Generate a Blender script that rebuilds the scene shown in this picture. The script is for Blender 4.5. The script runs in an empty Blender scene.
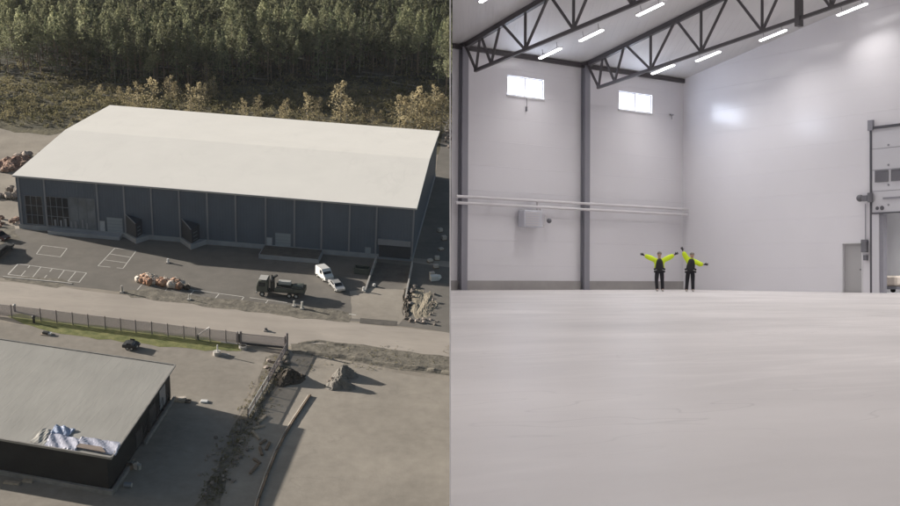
import bpy, bmesh, math, random
from mathutils import Vector, Matrix
random.seed(7)
R = math.radians
S = bpy.context.scene
COL = S.collection

# ------------------------------------------------------------------ camera
F = 1100.0                                   # focal length in pixels of a 900 px wide frame
CX, CY = 451.0, 253.0

def cam_axes(pitch, roll):
    cp, sp, cr, sr = math.cos(pitch), math.sin(pitch), math.cos(roll), math.sin(roll)
    r, up = Vector((1, 0, 0)), Vector((0, sp, cp))
    return r*cr+up*sr, up*cr-r*sr, Vector((0, cp, -sp))

def cam_matrix(pitch, roll, h):
    r, u, f = cam_axes(pitch, roll)
    return Matrix(((r.x, u.x, -f.x, 0), (r.y, u.y, -f.y, 0), (r.z, u.z, -f.z, h), (0, 0, 0, 1)))

CAM = cam_matrix(0.3957, 0.0651, 89.36)
CAMH = cam_matrix(-0.021, 0.006, 0.614)
HALL = CAM @ CAMH.inverted()                 # where the white hall stands
cd = bpy.data.cameras.new('camera')
cam = bpy.data.objects.new('camera', cd)
COL.objects.link(cam)
cam.matrix_world = CAM
cd.sensor_width = 36
cd.lens = 36*F/900
cd.shift_x = -1.0/900
cd.clip_start = 0.1
cd.clip_end = 6000
S.camera = cam

def hit(px, py, P, N, M=CAM):
    d = M.to_3x3() @ Vector(((px-CX)/F, (CY-py)/F, -1))
    O = M.translation
    return O + d*((P-O).dot(N)/d.dot(N))

def G(px, py, z=0.0):                        # survey helper: a spot on the ground plane
    return hit(px, py, Vector((0, 0, z)), Vector((0, 0, 1)))

# ------------------------------------------------------------------ materials
MATS = {}
def mat(name, col, rough=.8, var=.15, scale=.3, bump=0.0, bscale=4.0, col2=None, metal=0.0, spec=.5,
        detail=4, stretch=None, objc=False, emit=0, rnd=0.0, big=0.0, bigscale=.02, alpha=1.0, trans=0.0, sss=None):
    if name in MATS: return MATS[name]
    m = bpy.data.materials.new(name); m.use_nodes = True
    nt = m.node_tree; N = nt.nodes; L = nt.links
    b = N['Principled BSDF']
    b.inputs['Roughness'].default_value = rough
    b.inputs['Metallic'].default_value = metal
    b.inputs['Specular IOR Level'].default_value = spec
    if alpha < 1: b.inputs['Alpha'].default_value = alpha
    if trans: b.inputs['Transmission Weight'].default_value = trans
    if objc:
        tc = N.new('ShaderNodeTexCoord'); src = tc.outputs['Object']
    else:
        g = N.new('ShaderNodeNewGeometry'); src = g.outputs['Position']
    mp = N.new('ShaderNodeMapping'); L.new(src, mp.inputs['Vector'])
    if stretch: mp.inputs['Scale'].default_value = stretch
    nz = N.new('ShaderNodeTexNoise'); nz.inputs['Scale'].default_value = scale
    nz.inputs['Detail'].default_value = detail; nz.inputs['Roughness'].default_value = .6
    L.new(mp.outputs[0], nz.inputs['Vector'])
    cr = N.new('ShaderNodeValToRGB')
    a = [c*(1-var) for c in col]; c2 = col2 if col2 else [min(1, c*(1+var)) for c in col]
    cr.color_ramp.elements[0].position = .33; cr.color_ramp.elements[0].color = (*a, 1)
    cr.color_ramp.elements[1].position = .67; cr.color_ramp.elements[1].color = (*c2, 1)
    L.new(nz.outputs['Fac'], cr.inputs['Fac'])
    out = cr.outputs['Color']
    if big:
        n2 = N.new('ShaderNodeTexNoise'); n2.inputs['Scale'].default_value = bigscale; n2.inputs['Detail'].default_value = 3
        L.new(src, n2.inputs['Vector'])
        mr = N.new('ShaderNodeMapRange'); mr.inputs['From Min'].default_value = .3; mr.inputs['From Max'].default_value = .7
        mr.inputs['To Min'].default_value = 1-big; mr.inputs['To Max'].default_value = 1+big
        L.new(n2.outputs['Fac'], mr.inputs['Value'])
        mx = N.new('ShaderNodeVectorMath'); mx.operation = 'SCALE'
        L.new(out, mx.inputs[0]); L.new(mr.outputs[0], mx.inputs['Scale']); out = mx.outputs[0]
    if rnd:
        oi = N.new('ShaderNodeObjectInfo')
        mr = N.new('ShaderNodeMapRange'); mr.inputs['To Min'].default_value = 1-rnd; mr.inputs['To Max'].default_value = 1+rnd
        L.new(oi.outputs['Random'], mr.inputs['Value'])
        mx = N.new('ShaderNodeVectorMath'); mx.operation = 'SCALE'
        L.new(out, mx.inputs[0]); L.new(mr.outputs[0], mx.inputs['Scale']); out = mx.outputs[0]
    L.new(out, b.inputs['Base Color'])
    if emit:
        L.new(out, b.inputs['Emission Color']); b.inputs['Emission Strength'].default_value = emit
    if bump:
        n3 = N.new('ShaderNodeTexNoise'); n3.inputs['Scale'].default_value = bscale; n3.inputs['Detail'].default_value = 5
        L.new(mp.outputs[0], n3.inputs['Vector'])
        bp = N.new('ShaderNodeBump'); bp.inputs['Strength'].default_value = 1; bp.inputs['Distance'].default_value = bump
        L.new(n3.outputs['Fac'], bp.inputs['Height']); L.new(bp.outputs[0], b.inputs['Normal'])
    MATS[name] = m
    return m

def ribs(m, axis, freq, dist, duty=None):
    """adds a profile of parallel ribs (sheet metal) to a material; axis is a vector in the texture's own space"""
    nt = m.node_tree; N = nt.nodes; L = nt.links; b = N['Principled BSDF']
    mp = [n for n in N if n.type == 'MAPPING'][0]
    src = mp.inputs['Vector'].links[0].from_socket
    dt = N.new('ShaderNodeVectorMath'); dt.operation = 'DOT_PRODUCT'; dt.inputs[1].default_value = axis
    L.new(src, dt.inputs[0])
    fr = N.new('ShaderNodeMath'); fr.operation = 'MULTIPLY'; fr.inputs[1].default_value = freq; L.new(dt.outputs['Value'], fr.inputs[0])
    f2 = N.new('ShaderNodeMath'); f2.operation = 'FRACT'; L.new(fr.outputs[0], f2.inputs[0])
    pp = N.new('ShaderNodeMath'); pp.operation = 'LESS_THAN'; pp.inputs[1].default_value = duty or .3; L.new(f2.outputs[0], pp.inputs[0])
    bp = N.new('ShaderNodeBump'); bp.inputs['Distance'].default_value = dist; bp.inputs['Strength'].default_value = 1
    L.new(pp.outputs[0], bp.inputs['Height'])
    if b.inputs['Normal'].links: L.new(b.inputs['Normal'].links[0].from_socket, bp.inputs['Normal'])
    L.new(bp.outputs[0], b.inputs['Normal'])
    return m

# ground family
mat('ground', (.30, .265, .22), .95, .14, .12, .05, 1.5, big=.16, bigscale=.03, detail=8)
mat('lot', (.325, .29, .245), .95, .09, .5, .015, 3, big=.13, bigscale=.07, detail=10)
mat('yard', (.275, .248, .212), .95, .10, .6, .012, 3, big=.12, bigscale=.06, detail=8)
mat('road', (.40, .355, .31), .95, .08, .2, .012, 3, big=.08, bigscale=.08, stretch=(.3, 1.6, 1), detail=8)
mat('asphalt', (.17, .156, .137), .9, .10, .35, .015, 5, big=.12, bigscale=.07, detail=8)
mat('asphalt_dark', (.11, .10, .088), .95, .25, .6, .04, 3, detail=8)
mat('verge_soil', (.15, .135, .11), .95, .35, .7, .08, 2, detail=8, col2=(.25, .225, .18))
mat('grass', (.15, .18, .045), .95, .3, .7, .05, 3, col2=(.24, .235, .085))
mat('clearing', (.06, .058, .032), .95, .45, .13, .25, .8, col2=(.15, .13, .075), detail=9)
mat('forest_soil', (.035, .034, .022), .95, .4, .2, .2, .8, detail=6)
mat('gravel', (.20, .185, .165), .95, .2, 1.2, .1, 4)
mat('dark_soil', (.07, .058, .045), .95, .4, 1.1, .15, 3)
mat('sand', (.30, .26, .195), .95, .25, .5, .08, 1.5)
mat('stone', (.27, .23, .20), .9, .25, 1, .05, 3, rnd=.4)
mat('red_stone', (.26, .17, .13), .9, .3, 1, .05, 3, rnd=.4)
mat('paint_white', (.62, .60, .56), .8, .18, 2.0)
# buildings
mat('roof_white', (.83, .805, .755), .6, .02, .15, big=.015, bigscale=.04)
ribs(MATS['roof_white'], (.048, .999, 0), 0, .02)
mat('cladding', (.10, .127, .168), .55, .06, .3)
mat('downpipe', (.26, .27, .30), .5, .05)
mat('plinth', (.34, .35, .37), .85, .12, .5, .02, 4)
mat('door_grey', (.30, .34, .38), .5, .05)
mat('door_pale', (.45, .47, .50), .5, .05)
mat('dark_glass', (.02, .024, .03), .15, .2, 1)
mat('mullion', (.20, .22, .25), .5, .05)
mat('sheet_screen', (.16, .18, .205), .4, .25, .35)
mat('dock_dark', (.040, .047, .060), .6, .1)
mat('roof_grey', (.345, .335, .31), .8, .06, .25, .02, 1.2, big=.07, bigscale=.12, stretch=(1.6, .35, 1), detail=7)
mat('wall_black', (.012, .013, .014), .8, .3, .4)
mat('foundation', (.26, .25, .235), .9, .18, .8, .02, 4)
mat('membrane', (.46, .47, .56), .45, .12, 1.2, .05, 1.5)
mat('membrane_blue', (.30, .36, .50), .4, .25, 1.5, .05, 1.5)
mat('insulation', (.25, .20, .17), .9, .2, 1)
mat('steel_dark', (.05, .05, .052), .5, .1)
mat('steel_pale', (.55, .54, .50), .5, .1)
mat('mesh_grey', (.42, .38, .39), .8, .08, .6, alpha=.42)
mat('fence_post', (.20, .18, .18), .7, .1)
mat('concrete', (.42, .40, .37), .9, .15, .7, .02, 4)
mat('wood', (.20, .145, .10), .85, .25, 1.0, .02, 5)
mat('wood_pale', (.42, .35, .27), .85, .2, 1.0, .02, 5)
mat('terracotta', (.42, .19, .11), .85, .35, .9, .05, 3, col2=(.55, .36, .25))
mat('sack_white', (.62, .55, .48), .85, .15, 1.2, .05, 3)
mat('truck_green', (.085, .095, .08), .5, .2, .8)
mat('truck_dark', (.035, .036, .036), .6, .2, .8)
mat('truck_pale', (.50, .49, .46), .45, .1)
mat('rubber', (.02, .02, .02), .9, .1)
mat('car_white', (.75, .74, .72), .25, .04)
mat('car_silver', (.55, .55, .55), .2, .04, metal=.4)
mat('car_red', (.06, .015, .015), .3, .1)
mat('pipe_pale', (.52, .48, .42), .6, .1)
# plants
mat('bark', (.22, .165, .125), .9, .3, 1.5, rnd=.25)
mat('bark_grey', (.26, .24, .21), .9, .2, 1.5, rnd=.25)
mat('pine_leaf', (.19, .21, .13), .85, .3, .35, col2=(.35, .355, .22), rnd=.3, big=.28, bigscale=.09, spec=.15)
mat('spruce_leaf', (.13, .16, .095), .85, .3, .35, col2=(.22, .24, .14), rnd=.3, big=.28, bigscale=.09, spec=.15)
mat('autumn_leaf', (.38, .32, .19), .85, .2, .6, col2=(.52, .45, .29), rnd=.22, spec=.15)
mat('brush_leaf', (.14, .14, .07), .9, .4, .1, col2=(.33, .29, .17), spec=.15)
# hall
mat('hall_panel', (.74, .73, .765), .21, .025, .25, objc=True, spec=.5)
mat('hall_floor', (.60, .572, .565), .42, .11, .5, .003, 3, big=.12, bigscale=.2, stretch=(.55, 1.0, 1), objc=True, detail=8)
mat('hall_ceiling', (.58, .57, .575), .6, .03, .4, objc=True)
mat('hall_plinth', (.36, .345, .34), .8, .08, .8, objc=True)
mat('hall_outer', (.38, .39, .41), .6, .04, .3, objc=True)
mat('column_grey', (.27, .27, .305), .5, .05, objc=True)
mat('truss_steel', (.075, .068, .074), .5, .08, objc=True)
mat('pipe_white', (.66, .64, .66), .4, .03, objc=True)
mat('frame_white', (.7, .7, .72), .5, .03, objc=True)
mat('daylight', (.80, .84, 1.0), .5, .0, emit=1.7, objc=True)
mat('lamp_white', (1, .98, .96), .5, .0, emit=5.0, objc=True)
mat('heater_grey', (.60, .61, .67), .45, .04, objc=True)
mat('box_grey', (.16, .16, .18), .5, .1, objc=True)
mat('door_panel', (.60, .60, .635), .35, .02, objc=True)
mat('door_recess', (.42, .415, .42), .6, .04, objc=True)
mat('door_window', (.17, .17, .19), .2, .05, objc=True)
mat('track_dark', (.09, .09, .105), .5, .05, objc=True)
mat('hivis', (.62, .80, .02), .7, .06, 4, objc=True)
mat('vest_black', (.018, .018, .022), .8, .2, 6, objc=True)
mat('trouser_black', (.016, .016, .022), .85, .2, 6, objc=True)
mat('reflective', (.6, .6, .6), .4, .05, objc=True)
mat('skin', (.50, .32, .25), .6, .05, 8, objc=True)
mat('hair_grey', (.22, .20, .18), .8, .2, 20, objc=True)
mat('shoe', (.45, .42, .41), .7, .1, objc=True)
mat('eye_dark', (.02, .02, .02), .3, .0, objc=True)

def marks(m, scale, rot, dist, amt, width, wscale=1.0, col=None):
    """faint winding lines (wheel tracks, scratches) that darken or lighten a surface; wear with a shape of its own"""
    nt = m.node_tree; N = nt.nodes; L = nt.links; b = N['Principled BSDF']
    mp0 = [n for n in N if n.type == 'MAPPING'][0]; src = mp0.inputs['Vector'].links[0].from_socket
    mp = N.new('ShaderNodeMapping'); mp.inputs['Rotation'].default_value = (0, 0, rot); mp.inputs['Scale'].default_value = (scale, scale*wscale, scale); L.new(src, mp.inputs['Vector'])
    nz = N.new('ShaderNodeTexNoise'); nz.inputs['Scale'].default_value = 1; nz.inputs['Detail'].default_value = dist; nz.inputs['Roughness'].default_value = .45; L.new(mp.outputs[0], nz.inputs['Vector'])
    # level lines of the noise
    a = N.new('ShaderNodeMath'); a.operation = 'MULTIPLY'; a.inputs[1].default_value = 6; L.new(nz.outputs['Fac'], a.inputs[0])
    p = N.new('ShaderNodeMath'); p.operation = 'PINGPONG'; p.inputs[1].default_value = .5; L.new(a.outputs[0], p.inputs[0])
    mr = N.new('ShaderNodeMapRange'); mr.inputs['From Min'].default_value = 0; mr.inputs['From Max'].default_value = width; mr.inputs['To Min'].default_value = 1; mr.inputs['To Max'].default_value = 0; L.new(p.outputs[0], mr.inputs['Value'])
    n2 = N.new('ShaderNodeTexNoise'); n2.inputs['Scale'].default_value = .8*scale; n2.inputs['Detail'].default_value = 2; L.new(src, n2.inputs['Vector'])
    m2 = N.new('ShaderNodeMapRange'); m2.inputs['From Min'].default_value = .45; m2.inputs['From Max'].default_value = .62; L.new(n2.outputs['Fac'], m2.inputs['Value'])
    mu = N.new('ShaderNodeMath'); mu.operation = 'MULTIPLY'; L.new(mr.outputs[0], mu.inputs[0]); L.new(m2.outputs[0], mu.inputs[1])
    sc = N.new('ShaderNodeMath'); sc.operation = 'MULTIPLY_ADD'; sc.inputs[1].default_value = -amt; sc.inputs[2].default_value = 1; L.new(mu.outputs[0], sc.inputs[0])
    mx = N.new('ShaderNodeVectorMath'); mx.operation = 'SCALE'
    L.new(b.inputs['Base Color'].links[0].from_socket, mx.inputs[0]); L.new(sc.outputs[0], mx.inputs['Scale']); L.new(mx.outputs[0], b.inputs['Base Color'])
marks(MATS['hall_floor'], .16, .5, 2, .13, .10, 3.0)
marks(MATS['hall_floor'], .5, -.3, 3, .16, .035, 2.5)
marks(MATS['hall_floor'], .35, .1, 5, -.08, .3, 4)
marks(MATS['lot'], .05, .3, 2, .10, .06, 2.2); marks(MATS['lot'], .11, 1.2, 3, .10, .05, 2)
marks(MATS['yard'], .06, .2, 2, .09, .06, 2.2); marks(MATS['road'], .05, -.1, 2, .08, .10, 5); marks(MATS['road'], .2, -.1, 4, -.06, .2, 4)
marks(MATS['asphalt'], .06, .6, 2, .12, .06, 2); marks(MATS['asphalt'], .3, .1, 4, -.10, .12, 2); marks(MATS['ground'], .05, .2, 3, .12, .1, 2)
marks(MATS['roof_white'], .12, 1.5, 3, .035, .12, .4)

# wall panel joints of the hall: horizontal sandwich panels
ribs(MATS['hall_panel'], (0, 0, 1), .9, .004, .02)
ribs(MATS['hall_ceiling'], (math.cos(.612), math.sin(.612), 0), 3.0, .03, .4)
ribs(MATS['cladding'], (math.cos(.048), -math.sin(.048), 0), 1.6, .03, .35)
ribs(MATS['roof_grey'], (.99, -.16, 0), .55, .03, .06)

def leafy(m, amt=.45):
    nt = m.node_tree; b = nt.nodes['Principled BSDF']; out = [n for n in nt.nodes if n.type == 'OUTPUT_MATERIAL'][0]
    tr = nt.nodes.new('ShaderNodeBsdfTranslucent'); mx = nt.nodes.new('ShaderNodeMixShader'); mx.inputs[0].default_value = amt
    nt.links.new(b.inputs['Base Color'].links[0].from_socket, tr.inputs['Color'])
    nt.links.new(b.outputs[0], mx.inputs[1]); nt.links.new(tr.outputs[0], mx.inputs[2]); nt.links.new(mx.outputs[0], out.inputs['Surface'])
for n in ('pine_leaf', 'spruce_leaf', 'autumn_leaf', 'brush_leaf'): leafy(MATS[n])

# ------------------------------------------------------------------ mesh helpers
class MB:
    def __init__(s): s.bm = bmesh.new()
    def box(s, c, d, rz=0, M=None):
        m = (M or Matrix.Translation(c) @ Matrix.Rotation(rz, 4, 'Z')) @ Matrix.Diagonal((d[0], d[1], d[2], 1))
        bmesh.ops.create_cube(s.bm, size=1, matrix=m); return s
    def b2(s, lo, hi):
        return s.box([(a+b)/2 for a, b in zip(lo, hi)], [abs(b-a) for a, b in zip(lo, hi)])
    def bar(s, p, q, w, h=None):
        p, q = Vector(p), Vector(q); d = q-p
        m = Matrix.Translation((p+q)/2) @ d.to_track_quat('X', 'Z').to_matrix().to_4x4()
        return s.box(None, (d.length, w, h or w), M=m)
    def rod(s, p, q, r, r2=None, n=8):
        p, q = Vector(p), Vector(q); d = q-p
        m = Matrix.Translation((p+q)/2) @ d.to_track_quat('Z', 'Y').to_matrix().to_4x4()
        bmesh.ops.create_cone(s.bm, cap_ends=True, segments=n, radius1=r, radius2=r if r2 is None else r2, depth=d.length, matrix=m); return s
    def ball(s, c, r, sub=2, sc=(1, 1, 1), jit=0):
        m = Matrix.Translation(c) @ Matrix.Diagonal((*sc, 1))
        g = bmesh.ops.create_icosphere(s.bm, subdivisions=sub, radius=r, matrix=m)
        if jit:
            for v in g['verts']: v.co += Vector((random.uniform(-jit, jit), random.uniform(-jit, jit), random.uniform(-jit, jit)))
        return s
    def poly(s, pts):
        s.bm.faces.new([s.bm.verts.new(p) for p in pts]); return s
    def prism(s, pts, z0, z1):
        b = [s.bm.verts.new((p[0], p[1], z0)) for p in pts]; t = [s.bm.verts.new((p[0], p[1], z1)) for p in pts]
        n = len(pts)
        s.bm.faces.new(b[::-1]); s.bm.faces.new(t)
        for i in range(n): s.bm.faces.new((b[i], b[(i+1) % n], t[(i+1) % n], t[i]))
        return s
    def bevel(s, w, seg=1):
        bmesh.ops.bevel(s.bm, geom=s.bm.edges[:], offset=w, segments=seg, affect='EDGES', clamp_overlap=True); return s
    def build(s, name, m, parent=None, smooth=False, M=None):
        me = bpy.data.meshes.new(name)
        bmesh.ops.recalc_face_normals(s.bm, faces=s.bm.faces[:])
        s.bm.to_mesh(me); s.bm.free()
        me.materials.append(MATS[m] if isinstance(m, str) else m)
        if smooth:
            for p in me.polygons: p.use_smooth = True
        o = bpy.data.objects.new(name, me); COL.objects.link(o)
        if parent: o.parent = parent
        if M is not None: o.matrix_world = M
        return o

def tag(o, label=None, cat=None, group=None, kind=None):
    if label: o['label'] = label
    if cat: o['category'] = cat
    if group: o['group'] = group
    if kind: o['kind'] = kind
    return o

def thing(name, label, cat, loc=(0, 0, 0), rz=0, group=None, M=None, scale=1):
    o = bpy.data.objects.new(name, None); COL.objects.link(o)
    o.empty_display_size = .3
    m = Matrix.Translation(loc) @ Matrix.Rotation(rz, 4, 'Z') @ Matrix.Scale(scale, 4)
    o.matrix_world = (M @ m) if M is not None else m
    return tag(o, label, cat, group)

def dup(root, M, label, group=None, cat=None):
    r = root.copy(); COL.objects.link(r); r.matrix_world = M
    r['label'] = label
    if group: r['group'] = group
    for ch in list(root.children):
        c = ch.copy(); COL.objects.link(c); c.parent = r
        for g in list(ch.children):
            d = g.copy(); COL.objects.link(d); d.parent = c
    return r

def jag(pts, step, amp, closed=True):
    """breaks the outline of a ground patch into an irregular edge"""
    out = []; n = len(pts)
    for i in range(n if closed else n-1):
        a, b = pts[i], pts[(i+1) % n]; d = (b-a).length; k = max(1, int(d/step))
        for j in range(k):
            p = a.lerp(b, j/k)
            if amp: p = p + Vector((random.uniform(-amp, amp), random.uniform(-amp, amp), 0))
            out.append(p)
    return out

def patch(name, pix, z, m, step=3, amp=.25, label=None, kind='structure'):
    pts = jag([G(*p) for p in pix], step, amp)
    mb = MB(); mb.poly([(p.x, p.y, z) for p in pts])
    bmesh.ops.triangulate(mb.bm, faces=mb.bm.faces[:])
    o = mb.build(name, m); o['kind'] = kind
    return o

def up(z): return Vector((0, 0, z))

# ================================================================== TERRAIN
mb = MB(); mb.poly([(-3000, -1500, 0), (3000, -1500, 0), (3000, 4500, 0), (-3000, 4500, 0)])
mb.build('ground', 'ground')['kind'] = 'structure'
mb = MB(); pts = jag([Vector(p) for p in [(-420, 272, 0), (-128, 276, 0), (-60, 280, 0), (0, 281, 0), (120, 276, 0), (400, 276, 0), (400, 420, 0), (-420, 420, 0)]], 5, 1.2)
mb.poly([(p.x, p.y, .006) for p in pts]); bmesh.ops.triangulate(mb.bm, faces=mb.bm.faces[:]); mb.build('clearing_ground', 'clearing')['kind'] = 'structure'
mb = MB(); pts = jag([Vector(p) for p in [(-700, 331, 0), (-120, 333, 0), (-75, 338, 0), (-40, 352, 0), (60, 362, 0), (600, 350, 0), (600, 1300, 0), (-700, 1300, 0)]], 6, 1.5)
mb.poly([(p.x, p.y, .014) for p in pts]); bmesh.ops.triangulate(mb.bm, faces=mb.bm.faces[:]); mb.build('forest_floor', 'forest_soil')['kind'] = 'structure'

patch('road', [(-60, 272), (0, 281), (60, 287), (115, 294), (180, 302), (225, 308), (280, 314), (337, 321), (405, 328), (470, 335),
               (640, 352), (640, 384), (470, 364), (380, 356), (290, 346), (228, 339), (150, 331), (60, 321), (0, 312), (-60, 305)], .012, 'road', 3, .25)
patch('yard', [(-40, 318), (0, 322), (60, 330), (150, 341), (228, 348), (262, 352), (272, 356), (250, 392), (232, 425), (196, 520), (-40, 520)], .010, 'yard', 3, .15)
patch('lot', [(296, 372), (350, 366), (470, 384), (640, 404), (640, 540), (210, 540), (236, 470), (268, 405)], .010, 'lot', 3, .3)
patch('asphalt_apron', [(3, 232), (19, 229), (412, 262), (452, 268), (452, 292), (452, 333), (405, 327), (337, 319), (280, 312), (225, 306), (180, 300), (115, 291), (60, 285), (10, 279), (-30, 274), (-30, 236)], .018, 'asphalt', 3, .2)
patch('asphalt_lane', [(414, 258), (452, 262), (470, 200), (470, 120), (446, 118), (436, 168)], .024, 'asphalt', 4, .2)
patch('verge_soil', [(124, 290), (150, 289), (200, 296), (262, 303), (330, 309), (352, 314), (350, 322), (300, 318), (225, 309), (180, 303), (130, 297)], .026, 'verge_soil', 2, .35)
patch('verge_soil', [(2, 276), (60, 279), (72, 283), (56, 288), (6, 280)], .026, 'verge_soil', 2, .3)
patch('ramp_ground', [(350, 292), (372, 288), (404, 290), (405, 318), (398, 324), (352, 318)], .028, 'lot', 2, .3)
patch('asphalt_patch', [(360, 318), (398, 321), (397, 326), (360, 323)], .036, 'asphalt_dark', 2, .2)
patch('grass_verge', [(6, 315), (20, 314), (60, 321), (110, 327), (160, 333), (205, 338), (232, 345), (236, 351), (205, 351), (160, 346), (100, 339), (60, 334), (30, 327)], .030, 'grass', 2, .4)
patch('grass_verge', [(222, 343), (246, 343), (240, 351), (226, 351)], .034, 'grass', 2, .3)
patch('dark_strip', [(268, 357), (286, 350), (294, 372), (276, 388), (262, 402), (240, 440), (226, 480), (214, 520), (186, 520), (216, 470), (238, 420), (256, 385)], .032, 'verge_soil', 2, .4)
patch('dirt_lane', [(292, 344), (345, 343), (470, 360), (640, 382), (640, 398), (470, 378), (380, 367), (330, 358), (294, 354)], .028, 'verge_soil', 2.5, .3)
patch('gravel_yard', [(-80, 128), (0, 128), (30, 138), (66, 132), (66, 170), (20, 200), (22, 236), (-80, 236)], .008, 'ground', 4, .5)
patch('sandy_bank', [(-60, 226), (14, 226), (20, 240), (-60, 262)], .022, 'verge_soil', 2, .4)

# painted bay markings
def lines(name, segs, w=.16, z=.024):
    mb = MB()
    for a, b in segs:
        p, q = G(*a), G(*b); d = (q-p).normalized(); n = Vector((-d.y, d.x, 0))*w/2
        # worn paint: short dashes with small gaps left out where the paint has gone
        k = max(1, int((q-p).length/1.2))
        for j in range(k):
            if random.random() < .07: continue
            s, t = p.lerp(q, j/k), p.lerp(q, (j+1)/k)
            mb.poly([(*(s-n).xy, z), (*(t-n).xy, z), (*(t+n).xy, z), (*(s+n).xy, z)])
    o = mb.build(name, 'paint_white'); o['kind'] = 'structure'; return o
lines('parking_lines', [((18, 264), (86.5, 273)), ((8, 274.5), (60, 280.5)), ((60, 280.5), (80, 282.5))] +
      [((x, y), (x2, y2)) for x, y, x2, y2 in [(18, 264, 8, 274.5), (30, 265.5, 21, 276), (41, 267, 32.5, 277.5), (52.5, 268.5, 44, 278.5), (64.5, 270, 57, 280), (76, 271.5, 68, 281.3), (86.5, 273, 79, 282.5)]])
lines('parking_lines', [((42.5, 245.5), (67, 248.5)), ((36.5, 254), (60.5, 257)), ((42.5, 245.5), (36.5, 254)), ((67, 248.5), (60.5, 257))])
lines('parking_lines', [((115, 248), (136, 251)), ((98, 266), (123, 268.5)), ((115, 248), (98, 266)), ((136, 251), (123, 268.5)), ((110, 254), (131, 257.5)), ((105, 260), (127, 263)), ])
lines('parking_lines', [((142, 284.5), (200, 291)), ((200, 291), (300, 304.5)), ] +
      [((x, y), (x-7, y+8)) for x, y in [(142, 284.5), (168, 287.5), (194, 290.5), (219, 294), (244, 297.2), (268, 300.5), (295, 304)]])
lines('parking_lines', [((18, 264), (8, 274.5)), ((349, 314), (363, 316.5))], .25, .030)

# gutter kerb along the road (long low kerb stones)
def kerb(name, pix, label, w=.35, h=.13, m='concrete'):
    mb = MB(); P = [G(*p) for p in pix]
    for a, b in zip(P, P[1:]):
        mb.bar(a+up(h/2), b+up(h/2), w, h)
    return tag(mb.build(name, m), kind='structure')
kerb('kerb', [(3, 277), (60, 282.5), (72, 284)], '')

def mound(name, pix_c, rx, ry, h, m, label, cat, rz=0, group=None, jit=.12, n=28):
    c = G(*pix_c)
    bm = bmesh.new(); rings = 9; rows = []
    for i in range(rings+1):
        t = i/rings; row = []
        for j in range(n):
            a = 2*math.pi*j/n
            wob = 1+.16*math.sin(3*a+rx)+.1*math.sin(5*a+ry*3)
            r = t*wob
            z = h*(math.cos(min(1, t)*math.pi)*.5+.5)**.8 - (.06 if i == rings else 0)
            jj = jit if 0 < i < rings else 0
            row.append(bm.verts.new((rx*r*math.cos(a)+random.uniform(-jj, jj), ry*r*math.sin(a)+random.uniform(-jj, jj), z+random.uniform(-jj, jj)*.8)))
        rows.append(row)
    for i in range(rings):
        for j in range(n):
            k = (j+1) % n
            bm.faces.new((rows[i][j], rows[i+1][j], rows[i+1][k], rows[i][k]))
    me = bpy.data.meshes.new(name); bm.to_mesh(me); bm.free(); me.materials.append(MATS[m])
    o = bpy.data.objects.new(name, me); COL.objects.link(o)
    o.location = c; o.rotation_euler.z = rz
    return tag(o, label, cat, group)

def berm(name, pix, w, h, m, label, cat='earth bank'):
    P = jag([G(*p) for p in pix], 1.3, .12, False) + [G(*pix[-1])]
    bm = bmesh.new(); rows = []
    for i, p in enumerate(P):
        a = P[max(0, i-1)]; b = P[min(len(P)-1, i+1)]; d = (b-a).normalized(); n = Vector((-d.y, d.x, 0))
        hh = h*random.uniform(.6, 1.2)*(0.15 if i in (0, len(P)-1) else 1)
        rows.append([bm.verts.new(p+n*w*t*random.uniform(.85, 1.15)+up(hh*s-.05)) for t, s in [(-1, 0), (-.6, .55), (-.15, 1), (.2, .95), (.6, .5), (1, 0)]])
    for r, q in zip(rows, rows[1:]):
        for j in range(5): bm.faces.new((r[j], q[j], q[j+1], r[j+1]))
    me = bpy.data.meshes.new(name); bm.to_mesh(me); bm.free(); me.materials.append(MATS[m])
    o = bpy.data.objects.new(name, me); COL.objects.link(o)
    return tag(o, label, cat)

berm('earth_bank', [(292, 351), (330, 355), (380, 363), (450, 373), (560, 388), (640, 398)], .9, .42, 'verge_soil', 'long low dark earth bank along the near side of the dirt lane')
berm('earth_bank', [(296, 343.5), (318, 341), (345, 345), (362, 348)], .7, .3, 'verge_soil', 'short curved bank of dark earth right of the sliding gate')
mound('gravel_heap', (344, 376), 2.3, 1.9, 2.0, 'gravel', 'upper of two grey gravel heaps on the bare lot right of the fence', 'heap', .3, 'gravel heaps on the bare lot')
mound('gravel_heap', (340, 386), 2.6, 1.7, 1.7, 'gravel', 'lower of two grey gravel heaps on the bare lot right of the fence', 'heap', 0, 'gravel heaps on the bare lot')
mound('soil_heap', (289, 379), 2.6, 2.6, 1.7, 'dark_soil', 'dark brown soil heap beside the corner of the fence', 'heap', .5, None, .2)

def rock_mesh(k, m):
    mb = MB(); mb.ball((0, 0, .3), .5, 2, (1, .8, .65), .09); return mb.build('rock', m)
def scatter_rocks(centre, n, rx, ry, smin, smax, m, labelf, group, stackz=0, name='rock', cat='rock'):
    base = None; c = G(*centre)
    for i in range(n):
        a = random.uniform(0, 6.28); r = math.sqrt(random.random())
        x, y = c.x+rx*r*math.cos(a), c.y+ry*r*math.sin(a)
        s = random.uniform(smin, smax); z = stackz*(1-r)*random.random()
        if base is None: o = base = rock_mesh(i, m); o.name = name; tag(o, labelf, cat, group)
        else:
            o = base.copy(); COL.objects.link(o)
        o.matrix_world = Matrix.Translation((x, y, z-.05*s)) @ Matrix.Rotation(random.uniform(0, 6.28), 4, 'Z') @ Matrix.Rotation(random.uniform(-.4, .4), 4, 'X') @ Matrix.Diagonal((s, s*random.uniform(.7, 1.2), s*random.uniform(.6, 1.1), 1))
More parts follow.
